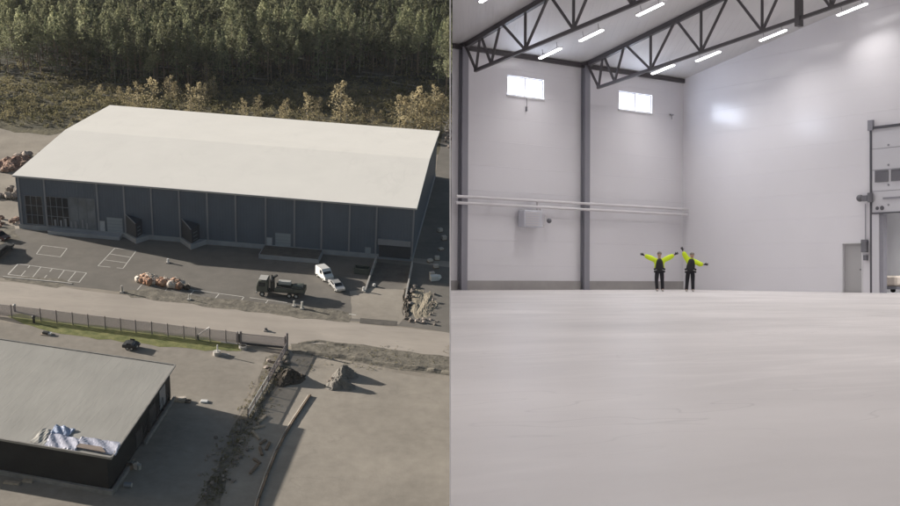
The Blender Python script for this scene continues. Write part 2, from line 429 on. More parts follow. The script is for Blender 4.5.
mound('stone_heap', (19, 165), 6, 4.5, 2.2, 'red_stone', 'reddish rubble heap beyond the far left end of the big warehouse', 'heap', .4, None, .45)
scatter_rocks((17, 168), 16, 6, 4.5, 1.2, 2.6, 'red_stone', 'reddish boulder lying on the reddish rubble heap left of the warehouse', 'boulders on the reddish heap', 1.4)
scatter_rocks((32, 158), 14, 7, 4, 1.2, 2.6, 'stone', 'pale boulder between the reddish heap and the warehouse end wall', 'pale boulders by the end wall', .6)
scatter_rocks((6, 196), 18, 5, 4, 1.0, 2.4, 'stone', 'pale boulder at the left picture edge beside the warehouse wall', 'pale boulders at the left edge', .5)
scatter_rocks((4, 222), 14, 5, 3, .8, 2.0, 'red_stone', 'brownish boulder in front of the warehouse at the left picture edge', 'brown boulders at the left edge', .4)
scatter_rocks((445, 138), 20, 4, 11, 1.0, 2.6, 'stone', 'pale boulder beside the lane behind the right end of the warehouse', 'boulders behind the warehouse', .5)
scatter_rocks((222, 462), 34, 3.2, 9, .2, .75, 'stone', 'grey stone on the dark strip in the shadow of the low building', 'stones on the dark strip', .2)
scatter_rocks((278, 366), 12, 2, 2.6, .4, 1.1, 'stone', 'grey stone beside the dark soil heap at the fence corner', 'stones by the soil heap', .3)
scatter_rocks((344, 384), 10, 3.4, 2.2, .3, .8, 'stone', 'small grey stone at the foot of the gravel heaps', 'stones by the gravel heaps')

# spoil beside the ramp
mound('sand_heap', (417, 300), 1.9, 7.5, .3, 'sand', 'long pale sand heap right of the loading ramp', 'heap', .05, None, .04)
mound('sand_heap', (426, 306), 2.0, 6.5, .35, 'sand', 'steep pale sand ridge at the right of the excavated strip', 'heap', -.08, None, .05)
mound('soil_heap', (408, 303), 1.3, 7, .25, 'dark_soil', 'dark soil ridge between loading ramp and pale sand heap', 'heap', .05, None, .2)
scatter_rocks((421, 322), 16, 3.2, 1.7, .3, .8, 'stone', 'grey broken stone at the foot of the sand heaps', 'stones at the foot of the sand heaps', .3)
scatter_rocks((410, 296), 12, 1.4, 5, .4, 1.2, 'stone', 'small stone on the dark soil ridge by the ramp', 'stones along the ramp', .5)
scatter_rocks((433, 302), 12, .6, 7, .3, .7, 'stone', 'pale stone along the right rim of the sand heap', 'stones on the sand rim', .5)

# ================================================================== BIG WAREHOUSE
YAW = -.048
O1 = Vector((-90.27, 212.1, 0)); U1 = Vector((math.cos(YAW), math.sin(YAW), 0)); V1 = Vector((-math.sin(YAW), math.cos(YAW), 0))
L1, W1, H1, RG = 82.5, 55.0, 11.5, 1.6
def FA(px, py, off=0):                        # a spot on the warehouse front, in its own axes
    P = hit(px, py, O1-V1*off, V1); d = P-O1; return d.dot(U1), d.z
def GA(px, py): d = G(px, py)-O1; return Vector((d.dot(U1), d.dot(V1), 0))
wh = thing('warehouse', 'huge dark blue grey warehouse with a broad white low pitched roof', 'warehouse', O1, YAW)
mb = MB()
P = [(0, H1), (W1/2, H1+RG), (W1, H1)]
for a in (0, L1):
    mb.poly([(a, 0, 1), (a, 0, H1), (a, W1/2, H1+RG), (a, W1, H1), (a, W1, 1)])
mb.poly([(0, 0, 1), (L1, 0, 1), (L1, 0, H1), (0, 0, H1)]); mb.poly([(0, W1, 1), (L1, W1, 1), (L1, W1, H1), (0, W1, H1)])
mb.build('wall', 'cladding', wh)
mb = MB()                                     # roof slab with a small overhang
ov = .45
prof = [(-ov, H1-.02), (W1/2, H1+RG+.02), (W1+ov, H1-.02)]
lo = [[mb.bm.verts.new((a, y, z)) for y, z in prof] for a in (-ov, L1+ov)]
hi = [[mb.bm.verts.new((a, y, z+.35)) for y, z in prof] for a in (-ov, L1+ov)]
for r in (lo, hi):
    for i in range(2): mb.bm.faces.new((r[0][i], r[0][i+1], r[1][i+1], r[1][i]))
for k in (0, 1):
    for i in range(2): mb.bm.faces.new((lo[k][i], lo[k][i+1], hi[k][i+1], hi[k][i]))
for i in (0, 2): mb.bm.faces.new((lo[0][i], lo[1][i], hi[1][i], hi[0][i]))
roof = mb.build('roof', 'roof_white', wh)
mb = MB(); mb.b2((-.25, -ov-.16, H1+.1), (L1+.25, -ov-.003, H1+.3)); mb.build('gutter', 'downpipe', wh)
mb = MB(); mb.b2((-.12, -.14, 0), (L1+.1, W1+.1, 1.0)); mb.build('plinth', 'plinth', wh)
for px in (18.5, 44, 96.7, 123.6, 151, 179, 207, 235.5, 265.7, 294.6, 322, 350, 377, 414):
    a, _ = FA(px, 176+33*(px-17)/398.5+4)
    mb = MB(); mb.b2((a-.16, -.22, 1.0), (a+.16, -.02, H1-.05)); mb.build('downpipe', 'downpipe', wh)

def on_front(name, x0, y0, x1, y1, m, proud=.06, parent=None, thick=.05):
    a0, z0 = FA(x0, y1); a1, z1 = FA(x1, y0)
    a1 = FA(x1, (y0+y1)/2)[0]; a0 = FA(x0, (y0+y1)/2)[0]; z0 = FA((x0+x1)/2, y1)[1]; z1 = FA((x0+x1)/2, y0)[1]
    mb = MB(); mb.b2((a0, -proud, z0), (a1, -proud+thick, z1))
    o = mb.build(name, m, parent or wh); return o, (a0, a1, z0, z1)
# glazed strip at the left end
w, (a0, a1, z0, z1) = on_front('window', 26, 196, 43, 224, 'dark_glass', .06)
def muntins(parent, a0, a1, z0, z1, nc, nr, w=.12, y=-.12):
    mb = MB()
    for i in range(nc+1): x = a0+(a1-a0)*i/nc; mb.b2((x-w/2, y, z0), (x+w/2, y+.06, z1))
    for j in range(nr+1): z = z0+(z1-z0)*j/nr; mb.b2((a0-w/2, y-.004, z-w/2), (a1+w/2, y+.05, z+w/2))
    return mb.build('window_frame', 'mullion', parent)
muntins(w, a0, a1, z0, z1, 3, 3)
w, (a0, a1, z0, z1) = on_front('window', 45.5, 197, 69, 226, 'dark_glass', .06); muntins(w, a0, a1, z0, z1, 4, 3)
w, (a0, a1, z0, z1) = on_front('shopfront', 70, 198, 95.5, 229, 'sheet_screen', .06)
muntins(w, a0, a1, z0, z1, 3, 1, .09)
for k in range(7):                            # pale frames standing behind the glazing line
    mb = MB(); x = a0-3.5+k*1.15+random.uniform(-.2, .2); mb.b2((x, -.2, z0+.15), (x+.42, -.13, z0+1.5+random.uniform(0, .8)))
    mb.build('door_leaf', 'downpipe', w)
for x0, y0, x1, y1, m, n in [(100, 221, 105, 232, 'door_pale', 'door'), (107.5, 218, 122.5, 233.5, 'door_grey', 'loading_door'),
                             (266.7, 237.5, 272, 248, 'door_pale', 'door'), (275.5, 233.5, 290.5, 249.5, 'door_grey', 'loading_door'),
                             (365.3, 247.5, 370.5, 259.5, 'door_grey', 'door')]:
    o, (a0, a1, z0, z1) = on_front(n, x0, y0, x1, y1, m)
    mb = MB(); mb.b2((a0-.12, -.09, z0), (a0, -.03, z1+.12)); mb.b2((a1, -.09, z0), (a1+.12, -.03, z1+.12)); mb.b2((a0, -.092, z1), (a1, -.032, z1+.12))
    mb.build('door_frame', 'mullion', o)
    mb = MB()
    if n == 'loading_door':
        for k in range(1, 5): z = z0+(z1-z0)*k/5; mb.b2((a0, -.075, z-.03), (a1, -.058, z+.03))
    else: mb.b2((a1-.25, -.10, z0+1), (a1-.12, -.055, z0+1.12))
    mb.build('panel_joint' if n == 'loading_door' else 'handle', 'mullion', o)
# two wedge-shaped dock houses on pointed plinths
for x0, xt, x1, yb in ((124, 135, 151, 244), (179, 190, 207, 250)):
    A = GA(x0, yb-6.5); B = GA(xt+1, yb); C = GA(x1, yb-6.5)
    A.y = -.16; C.y = -.16; B.y = max(B.y, -4.2)
    mb = MB(); mb.prism([C, B, A] if False else [A, B, C], 0, 1.05); pl = mb.build('dock_plinth', 'plinth', wh)
    A2, B2, C2 = A+Vector((.5, 0, 0)), A.lerp(B, .86)+Vector((.35, .3, 0)), C-Vector((1.4, 0, 0))
    mb = MB(); bmx = [(A2, 1.05, 5.2), (B2, 1.05, 4.1), (C2, 1.05, 4.4)]
    bo = [mb.bm.verts.new((p.x, p.y, z)) for p, z, t in bmx]; to = [mb.bm.verts.new((p.x, p.y, t)) for p, z, t in bmx]
    mb.bm.faces.new(bo[::-1]); mb.bm.faces.new(to)
    for i in range(3): mb.bm.faces.new((bo[i], bo[(i+1) % 3], to[(i+1) % 3], to[i]))
    dk = mb.build('dock_house', 'dock_dark', wh)
    mb = MB(); mb.bar(A2+up(5.28), B2+up(4.18), .16); mb.build('dock_trim', 'downpipe', dk)
    D = B2.lerp(C2, .25); E2 = B2.lerp(C2, .7); off = Vector((.08, -.12, 0))
    mb = MB()
    for zz in (1.6, 2.4, 3.2): mb.bar(D+off+up(zz), E2+off+up(zz), .08, .12)
    mb.build('dock_buffer', 'mullion', dk)
# loading platform before the second pair of doors
A = GA(262.5, 252); B = GA(319.5, 262)
mb = MB(); mb.b2((A.x, min(A.y, B.y)*.9-1.3, 0), (B.x, -.16, .9)); plat = mb.build('loading_platform', 'plinth', wh)
mb = MB(); mb.b2((A.x+.2, min(A.y, B.y)*.9-1.15, .903), (B.x-.2, -.3, .93)); mb.build('platform_deck', 'asphalt_dark', plat)
# left terrace slab
A = GA(30, 240); B = GA(135, 245)
mb = MB(); mb.b2((GA(46, 236).x, -2.0, 0), (GA(120, 240).x, -.16, .75)); mb.build('terrace', 'plinth', wh)
# right end: lintel band, recessed ramp gate
o, (a0, a1, z0, z1) = on_front('canopy', 378, 239.5, 411, 245, 'downpipe', .5, thick=.48)
o, (a0, a1, z0, z1) = on_front('ramp_gate', 379, 246, 410.5, 259, 'dock_dark', .2, thick=.1)
o, _ = on_front('sill_beam', 377.5, 257.5, 411.5, 259.5, 'mullion', .34, thick=.1)

# retaining walls of the ramp
def ret_wall(p, q, h0, h1, label, m='concrete', w=.3):
    A, B = G(*p), G(*q); mb = MB(); d = (B-A).normalized(); n = Vector((-d.y, d.x, 0))*w/2
    v = [mb.bm.verts.new(x) for x in (A-n-up(.1), B-n-up(.1), B+n-up(.1), A+n-up(.1), A-n+up(h0), B-n+up(h1), B+n+up(h1), A+n+up(h0))]
    for f in ((0, 3, 2, 1), (4, 5, 6, 7), (0, 1, 5, 4), (1, 2, 6, 5), (2, 3, 7, 6), (3, 0, 4, 7)): mb.bm.faces.new([v[i] for i in f])
    return tag(mb.build('retaining_wall', m), label, 'retaining wall')
ret_wall((376, 262), (364.5, 293), 1.3, .25, 'pale left retaining wall of the loading ramp', 'concrete')
ret_wall((412, 267), (405.5, 298), 1.3, .25, 'pale right retaining wall of the loading ramp', 'concrete')
patch('ramp_slab', [(377, 262), (411, 266), (408, 284), (369, 281)], .030, 'asphalt_dark', 6, 0)

# small things on the apron
def post(name, pix, h, r, m, label, cat, group=None, top=None):
    t = thing(name, label, cat, G(*pix), 0, group)
    MB().rod((0, 0, 0), (0, 0, h), r).build('pole', m, t)
    MB().b2((-.35, -.35, 0), (.35, .35, .22)).build('base', 'concrete', t)
    if top: MB().b2((-.3, -.06, h-.7), (.3, .06, h)).build('sign_panel', m, t)
    return t
post('bollard', (168, 263), .9, .22, 'car_white', 'short white bollard at the edge of the warehouse shadow', 'bollard')
post('bollard', (363.5, 291.5), 1.0, .2, 'car_white', 'white bollard at the foot of the left ramp wall', 'bollard')
post('bollard', (374, 286.5), .6, .25, 'car_white', 'small white bollard on the ramp between its walls', 'bollard')
post('marker_post', (189, 300.0), 1.1, .1, 'steel_pale', 'left of two thin pale posts on the soil verge by the road', 'post')
post('marker_post', (302, 309), 1.5, .2, 'steel_pale', 'thin pale post on the verge right below the truck', 'post')
post('marker_post', (294, 306.5), 1.2, .15, 'steel_pale', 'thin pale post on the verge just left of a similar one', 'post')
post('marker_post', (122, 292.5), 1.4, .2, 'concrete', 'pale post at the left end of the long soil verge', 'post')

def big_bag(M, m, label, group):
    mb = MB(); mb.box((0, 0, .62), (1.25, 1.25, 1.2)); mb.bevel(.22, 2)
    for v in mb.bm.verts: v.co += Vector((random.uniform(-.12, .12), random.uniform(-.12, .12), random.uniform(-.08, .08)))
    t = thing('bulk_bag', label, 'bulk bag', group=group); t.matrix_world = M
    mb.build('sack', m, t, True)
    for sx in (-1, 1):
        mb = MB(); mb.bar((sx*.5, -.4, 1.15), (sx*.5, .03, 1.5), .07); mb.bar((sx*.5, .4, 1.15), (sx*.5, -.03, 1.5), .07)
        mb.build('strap', 'sack_white', t)
    return t
bags = [(138.5, 281, 1), (142, 282, 0), (146, 283, 0), (149.5, 284, 0), (153, 283.4, 1), (144, 280, 0), (150, 280.5, 1), (155.5, 281.2, 1), (147, 281.5, 0),
        (159.5, 284.2, 0), (163, 285, 0), (167, 285.2, 0), (161.5, 282, 0), (166, 282.5, 1), (171, 286.8, 1), (175, 287.2, 1), (179, 288, 0), (182, 285.2, 1), (174, 284, 0), (178, 284.6, 0), (187, 288.6, 2)]
for i, (x, y, k) in enumerate(bags):
    g = 'left cluster of bulk bags' if x < 157 else 'right cluster of bulk bags'
    nm = ['terracotta coloured bulk bag', 'off white bulk bag', 'flat dark bulk bag'][k]
    big_bag(Matrix.Translation(G(x, y+1)) @ Matrix.Rotation(random.uniform(0, 3), 4, 'Z') @ Matrix.Scale(random.uniform(.85, 1.15) if k < 2 else .8, 4),
            ['terracotta', 'sack_white', 'dark_soil'][k], nm+(' in the left cluster on the apron' if x < 157 else ' in the right cluster on the apron') if k < 2 else 'dark bulk bag at the right end of the bag clusters', g if k < 2 else None)

# vehicles ---------------------------------------------------------
def wheel(parent, x, y, r=.5, w=.3):
    t = MB().rod((x, y-w/2, r), (x, y+w/2, r), r, n=18).build('wheel', 'rubber', parent)
    MB().rod((x, y-w/2-.01, r), (x, y+w/2+.01, r), r*.5, n=12).build('rim', 'steel_pale', t)
A, B = G(257.5, 293.5), G(305.5, 297)
TR = thing('crane_truck', 'long dark flatbed truck with pale cab roof parked by the bay markings', 'truck', (A+B)/2, math.atan2(B.y-A.y, B.x-A.x))
TL = (B-A).length; x0 = -TL/2
MB().b2((x0+.6, -.55, .75), (x0+TL-.2, .55, 1.1)).build('chassis', 'truck_dark', TR)
mb = MB(); v = [(x0, .95), (x0, 2.0), (x0+.35, 3.15), (x0+2.1, 3.3), (x0+2.1, .95)]
b = [mb.bm.verts.new((x, -1.22, z)) for x, z in v]; c = [mb.bm.verts.new((x, 1.22, z)) for x, z in v]
mb.bm.faces.new(b); mb.bm.faces.new(c[::-1])
for i in range(5): mb.bm.faces.new((b[i], b[(i+1) % 5], c[(i+1) % 5], c[i]))
mb.bevel(.06); cab = mb.build('cab', 'truck_green', TR)
mb = MB(); mb.poly([(x0-.01, -1.0, 2.06), (x0-.01, 1.0, 2.06), (x0+.27, .95, 2.95), (x0+.27, -.95, 2.95)]).poly([(x0+.5, -1.235, 2.1), (x0+1.7, -1.235, 2.1), (x0+1.7, -1.235, 2.9), (x0+.6, -1.235, 2.9)]).build('windscreen', 'dark_glass', cab)
mb = MB(); mb.b2((x0+.45, -1.1, 3.34), (x0+1.95, 1.1, 3.44)); mb.build('cab_roof', 'truck_pale', cab)
for sy in (-1, 1): MB().b2((x0-.06, sy*.85-.15, 1.1), (x0+.02, sy*.85+.15, 1.35)).build('headlight', 'steel_pale', cab)
MB().b2((x0-.08, -1.2, .6), (x0+.15, 1.2, .9)).build('bumper', 'truck_pale', TR)
mb = MB(); mb.b2((x0+2.5, -.6, 1.1), (x0+3.2, .6, 3.3)); mb.bar((x0+2.8, 0, 3.4), (x0+3.6, .9, 3.7), .35); mb.bar((x0+3.1, -.9, 3.0), (x0+2.7, .2, 3.9), .3); mb.build('crane', 'truck_dark', TR)
mb = MB(); mb.b2((x0+3.9, .1, 2.1), (x0+6.3, 1.15, 2.75)); mb.bevel(.08); mb.build('load', 'truck_pale', TR)
mb = MB(); mb.b2((x0+3.4, -1.25, 1.1), (x0+TL, 1.25, 1.3)); bed = mb.build('flatbed', 'truck_dark', TR)
mb = MB()
for sy in (-1.25, 1.18): mb.b2((x0+3.4, sy, 1.303), (x0+TL, sy+.07, 2.0))
mb.b2((x0+TL-.07, -1.18, 1.303), (x0+TL, 1.18, 2.0)); mb.build('side_board', 'truck_green', bed)
mb = MB(); mb.b2((x0+6.6, -1.1, 1.31), (x0+TL-.2, 1.1, 2.35)); mb.bevel(.25, 2)
for q in mb.bm.verts: q.co.z += random.uniform(-.15, .12)
mb.build('tarpaulin', 'truck_green', TR)
for x in (x0+1.1, x0+TL-2.9, x0+TL-1.6):
    for y in (-1.05, 1.05): wheel(TR, x, y)

def car(name, label, cat, a, b, body, w=1.85, h=1.45, van=False):
    A, B = G(*a), G(*b); L = (B-A).length; t = thing(name, label, cat, (A+B)/2, math.atan2(B.y-A.y, B.x-A.x)); x0 = -L/2
    if van: prof = [(0, .4), (0, 2.15), (.12, 2.3), (L-1.6, 2.3), (L-.75, 1.45), (L-.05, 1.15), (L, .45)]
    else: prof = [(0, .4), (.02, .95), (.55, 1.0), (L*.28, h), (L*.62, h), (L*.78, .98), (L-.05, .8), (L, .4)]
    prof = [(x+x0, z) for x, z in prof]
    mb = MB(); b_ = [mb.bm.verts.new((x, -w/2*(.86 if z > 1.2 and not van else 1), z)) for x, z in prof]; c_ = [mb.bm.verts.new((x, w/2*(.86 if z > 1.2 and not van else 1), z)) for x, z in prof]
    n = len(prof); mb.bm.faces.new(b_); mb.bm.faces.new(c_[::-1])
    for i in range(n): mb.bm.faces.new((b_[i], b_[(i+1) % n], c_[(i+1) % n], c_[i]))
    mb.bevel(.05, 2); bd = mb.build('body', body, t)
    mb = MB()
    if van:
        mb.bar((x0+L-1.58, 0, 2.22), (x0+L-.78, 0, 1.5), w*.86, .03)
        for sy in (-1, 1): mb.b2((x0+L-2.3, sy*(w/2+.01)-.01, 1.35), (x0+L-1.5, sy*(w/2+.01)+.01, 2.05))
    else:
        mb.bar((x0+L*.625, 0, h-.03), (x0+L*.775, 0, 1.02), w*.8, .04); mb.bar((x0+L*.275, 0, h-.03), (x0+.62, 0, 1.05), w*.8, .04)
        for sy in (-1, 1): mb.b2((x0+L*.3, sy*(w/2*.97)-.03, 1.03), (x0+L*.62, sy*(w/2*.97)+.03, 1.33))
    mb.build('window', 'dark_glass', bd)
    for sy in (-1, 1):
        MB().b2((x0+L-.06, sy*w*.36-.18, .68), (x0+L+.01, sy*w*.36+.18, .86)).build('headlight', 'steel_pale', bd)
        for x in (x0+.9, x0+L-.95): wheel(t, x, sy*(w/2-.1), .34, .22)
    return t
car('van', 'white panel van parked on the shadow edge right of the truck', 'van', (319.5, 274.5), (329.5, 282.5), 'car_white', 1.9, van=True)
car('parked_car', 'silver white car parked just behind the white van near the ramp', 'car', (332, 283), (341, 293), 'car_silver', 1.8, 1.35)
car('parked_car', 'dark car at the left picture edge in front of the warehouse', 'car', (-8, 262), (10, 247), 'truck_dark', 2.0, 1.7)
car('parked_car', 'dark red vehicle cut by the left picture edge above another', 'car', (-12, 236), (8, 241), 'car_red', 1.9, 1.6)
car('parked_car', 'black car on the yard below the grass strip', 'car', (124, 347.5), (139, 349), 'truck_dark', 1.8, 1.1)

# pallets and machines in the shade right of the warehouse
for i, (x, y) in enumerate([(432, 276), (436, 268), (430, 262), (437, 260), (441, 250), (444, 240), (440, 232)]):
    t = thing('pallet_stack', ['', ''][0] or 'pallet of pale blocks in the shade right of the warehouse, number counted upward '.replace(', number counted upward ', ''), 'pallet', G(x, y), random.uniform(0, 1), 'pallets in the shade right of the warehouse')
    MB().b2((-.6, -.45, 0), (.6, .45, .15)).build('pallet_base', 'wood', t)
    MB().b2((-.5, -.4, .155), (.5, .4, random.uniform(.5, 1.1))).bevel(.06).build('load', 'sack_white', t)
mb = MB(); mb.box((0, 0, .5), (1.6, 1.1, 1.0), .4); mb.ball((.9, .3, .5), .6, 2, jit=.1)
o = tag(mb.build('rubbish_sack', 'car_white'), 'bright white rubbish sack at the shadow edge right of the ramp', 'sack'); o.location = G(434, 280)
t = thing('skip_container', 'dark open skip in the shade between platform and left ramp wall', 'skip', G(362, 273), -.05)
MB().b2((-1.5, -.8, 0), (1.5, .8, .12)).build('floor', 'truck_green', t)
mb = MB()
for a, b in (((-1.5, -.8), (1.5, -.8)), ((1.5, -.8), (1.5, .8)), ((1.5, .8), (-1.5, .8)), ((-1.5, .8), (-1.5, -.8))): mb.bar((*a, .7), (*b, .7), .08, 1.2)
mb.build('side_board', 'truck_green', t)

# ================================================================== MESH FENCE, GATE, YARD
fpx = [(-20, 314.5), (-4, 316), (12, 317.5), (41, 321), (57, 323), (73, 325), (88.5, 327), (105.5, 329), (121, 331), (136, 332.8), (152, 334.5), (168, 336.5), (184, 338.5), (196, 340), (210, 341.5), (226, 343), (238, 344.5)]
fe = thing('mesh_fence', 'grey mesh fence panels between the pale road and the grass strip', 'fence', G(105.5, 329), 0)
FP = [G(*p) for p in fpx]; o0 = FP[7]
for i, p in enumerate(FP):
    MB().rod(p-o0, p-o0+up(2.5), .09).build('post', 'fence_post', fe)
for p, q in zip(FP, FP[1:]):
    d = (q-p).normalized()*.1
    mb = MB(); mb.bar(p-o0+d+up(1.25), q-o0-d+up(1.25), .03, 2.2); mb.build('panel', 'mesh_grey', fe)
def rel(pix, o): return G(*pix)-o
g0 = G(262, 348)
gt = thing('sliding_gate', 'long mesh sliding gate with a dark bottom beam at the yard entrance', 'gate', g0)
a, b = rel((241, 345), g0), rel((285.5, 349.5), g0)
mb = MB(); mb.bar(a+up(.35), b+up(.35), .25, .35); mb.build('bottom_beam', 'steel_dark', gt)
mb = MB(); mb.bar(a+up(2.2), b+up(2.2), .1, .1); mb.build('top_rail', 'fence_post', gt)
mb = MB(); mb.bar(a+up(1.3), b+up(1.3), .03, 1.6); mb.build('panel', 'mesh_grey', gt)
for k in (0, 1): MB().b2((*( (a if k == 0 else b)+Vector((-.15, -.15, 0)) ).xy, 0), (*((a if k == 0 else b)+Vector((.15, .15, 0))).xy, 2.6)).build('post', 'fence_post', gt)
t = thing('gate_motor', 'dark gate motor cabinet at the left end of the sliding gate', 'cabinet', G(238.5, 342))
MB().b2((-.35, -.3, 0), (.35, .3, 1.7)).bevel(.05).build('cabinet', 'steel_dark', t)
MB().b2((-.4, -.35, 1.705), (.4, .35, 1.8)).build('lid', 'concrete', t)
t = thing('barrier_arm', 'slanting white barrier arm beside the mesh fence', 'barrier', G(198, 340))
MB().rod((0, 0, 0), (0, 0, 1.0), .15).build('post', 'steel_dark', t)
MB().bar((-.1, 0, .8), (1.9, .6, 2.3), .16).build('arm', 'car_white', t)
t = thing('well_head', 'white round well head with a short pipe on the yard', 'well head', G(217, 355))
MB().rod((0, 0, 0), (0, 0, .7), .65, n=20).build('ring', 'concrete', t); MB().rod((.1, 0, .7), (.1, 0, 1.9), .12).build('pipe', 'car_white', t)
MB().b2((.7, -.2, 0), (2.1, .25, .3)).build('duct', 'concrete', t)
t = thing('planter_ring', 'pale concrete ring below the sliding gate', 'concrete ring', G(243, 348.5))
MB().rod((0, 0, 0), (0, 0, .55), .7, n=18).build('ring', 'concrete', t); MB().rod((0, 0, .553), (0, 0, .6), .45, n=18).build('fill', 'dark_soil', t)
tag(kerb('curb_beam', [(221, 342.5), (240, 344.5)], ''), 'pale concrete beam lying at the end of the grass strip', 'beam')
o = bpy.data.objects[-1] if False else None
t = thing('pallet_stack', 'low pallet with pale and dark scraps below the grass strip', 'pallet', G(47, 334.5), -.1)
MB().b2((-.9, -.5, 0), (.9, .5, .15)).build('pallet_base', 'wood_pale', t); MB().b2((-.7, -.3, .155), (.3, .3, .5)).build('load', 'truck_dark', t); MB().b2((.35, -.3, .155), (.8, .3, .4)).build('load', 'car_white', t)
t = thing('hydrant', 'small dark hydrant standing on the left of the grass strip', 'hydrant', G(34, 323)); MB().rod((0, 0, 0), (0, 0, 1.1), .22).build('pipe', 'steel_dark', t); MB().ball((0, 0, 1.15), .3).build('cap', 'steel_dark', t)
t = thing('road_marker', 'dark post with pale top where the road meets the left fence', 'post', G(15, 311.5)); MB().rod((0, 0, 0), (0, 0, 1.0), .2).build('pole', 'steel_dark', t); MB().ball((0, 0, 1.2), .28).build('cap', 'steel_pale', t)
post('bollard', (266, 331), .5, .25, 'steel_dark', 'small dark drain post alone on the pale road', 'bollard')
# side fence going down from the gate
spx = [(287, 350), (281, 361), (274, 373), (268, 384), (262, 394), (255, 406), (248, 418), (241, 430), (233, 445)]
sf = thing('rail_fence', 'thin side fence running down from the gate along the dark strip', 'fence', G(*spx[0]))
o0 = G(*spx[0]); SP = [G(*p) for p in spx]
for i, p in enumerate(SP): MB().rod(p-o0, p-o0+up(1.6 if i else 3.2), .1 if i else .2).build('post', 'fence_post' if i > 5 else 'fence_post', sf)
for i, (p, q) in enumerate(zip(SP, SP[1:])):
    if i > 5: continue
    mb = MB(); mb.bar(p-o0+up(1.5), q-o0+up(1.5), .12); mb.bar(p-o0+up(.3), q-o0+up(.3), .2); mb.build('rail', 'steel_pale' if i in (3, 4, 5) else 'fence_post', sf)
    mb = MB(); mb.bar(p-o0+up(.9), q-o0+up(.9), .03, 1.1); mb.build('panel', 'mesh_grey', sf)
# long pole on the lot
P = [G(310.5, 396), G(302, 409), (G(294, 421)), G(285, 436), G(277, 452), G(268, 474), G(259, 500), G(255, 515)]
mb = MB()
for a, b in zip(P, P[1:]): mb.rod(a+up(.16), b+up(.16), .17, .15)
lg = tag(mb.build('felled_log', 'wood', None, True), 'long thin brown log lying across the bare lot', 'log')
mb = MB()
for a, b in zip(P, P[1:]): mb.rod(a+up(.1)+Vector((-.30, .1, 0)), b+up(.1)+Vector((-.29, .1, 0)), .10, n=6)
tag(mb.build('pale_pipe', 'pipe_pale', None, True), 'thin pale pipe lying along the left side of the long log', 'pipe')
for i, (x, y, l, r) in enumerate([(262, 420, 2.4, .2), (259, 428, 1.8, -.5), (256, 436, 2.6, 1.2), (261, 452, 2.2, .9), (257, 462, 1.6, 1.4), (263, 443, 1.4, .1), (268, 447, 2, .5), (254, 470, 2.4, .3)]):
    o = MB().b2((-l/2, -.2, .0), (l/2, .2, .3)).bevel(.04).build('timber_beam', 'wood_pale' if i < 3 else 'wood')
    o.location = G(x, y); o.rotation_euler.z = r+1; tag(o, 'short %s beam lying between the dark strip and the long log' % ('pale' if i < 3 else 'brown'), 'beam', 'pale beams by the log' if i < 3 else 'brown beams by the log')
t = thing('leaning_plank', '', '', G(303, 376)) if False else None
o = MB().bar((0, 0, 0), (.35, -1.6, 1.7), .25, .1).build('plank', 'wood_pale'); o.location = G(301, 378); tag(o, 'pale plank leaning on the right of the dark soil heap', 'plank')
o = MB().b2((-.5, -.4, 0), (.6, .4, .25)).bevel(.05).build('concrete_block', 'car_white'); o.location = G(204, 402); tag(o, 'small white block lying on the yard past the shadow', 'block')

# ================================================================== LOW BUILDING
HB = 5.8
rf, rn, ln, lf = G(175.5, 366, HB), G(111.5, 459, HB), G(0, 440, HB), G(0, 340, HB)
dx = (ln-rn).normalized(); dfar = (lf-rf).normalized()
ln = rn+dx*62; lf = rf+dfar*62
lb = thing('low_building', 'low dark building with a flat grey roof at the bottom left corner', 'building', Vector((rn.x, rn.y, 0)))
o0 = Vector((rn.x, rn.y, 0))
Q = [p-up(p.z)-o0 for p in (rn, rf, lf, ln)]
cen = (Q[0]+Q[1]+Q[2]+Q[3])/4
ins = [p+(cen-p).normalized()*.9 for p in Q]
MB().prism(ins, .3, HB-.15).build('wall', 'wall_black', lb)
rb = MB().prism(Q, HB-.14, HB+.12).build('roof', 'roof_grey', lb)
mb = MB()
for a, b in zip(Q, Q[1:]+Q[:1]): mb.bar(a+up(HB+.19), b+up(HB+.19), .22, .13)
mb.build('roof_edge', 'foundation', rb)
# raised seams and sunk repairs on the roof
e1 = (Q[3]-Q[0]).normalized(); e2 = (Q[1]-Q[0]).normalized()
def RP(px, py): return G(px, py, HB+.13)-o0
# peeled membrane at the near right corner: crumpled sheets
def crumple(corners, nx, ny, amp, m, name, zbase):
    bm = bmesh.new(); g = []
    ph = random.uniform(0, 6)
    for i in range(nx+1):
        row = []
        for j in range(ny+1):
            s, t = i/nx, j/ny
            p = corners[0].lerp(corners[1], s).lerp(corners[3].lerp(corners[2], s), t)
            z = zbase+amp*(.5+.5*math.sin(s*9+ph+t*3)*math.cos(t*4+s*5))*(1 if 0 < j < ny and 0 < i < nx else .15)+random.uniform(0, amp*.07)
            row.append(bm.verts.new((p.x+random.uniform(-.08, .08), p.y+random.uniform(-.08, .08), z)))
        g.append(row)
    for i in range(nx):
        for j in range(ny): bm.faces.new((g[i][j], g[i+1][j], g[i+1][j+1], g[i][j+1]))
    me = bpy.data.meshes.new(name); bm.to_mesh(me); bm.free(); me.materials.append(MATS[m])
    o = bpy.data.objects.new(name, me); COL.objects.link(o); o.parent = rb
    md = o.modifiers.new('thick', 'SOLIDIFY'); md.thickness = .03
    return o
def RQ(*pp): return [RP(*p) for p in pp]
crumple(RQ((44, 446), (76, 452), (82, 440), (52, 432)), 26, 14, .32, 'membrane', 'peeled_membrane', HB+.16)
crumple(RQ((50, 434), (68, 437), (76, 430), (56, 426)), 20, 12, .38, 'membrane_blue', 'peeled_membrane', HB+.2)
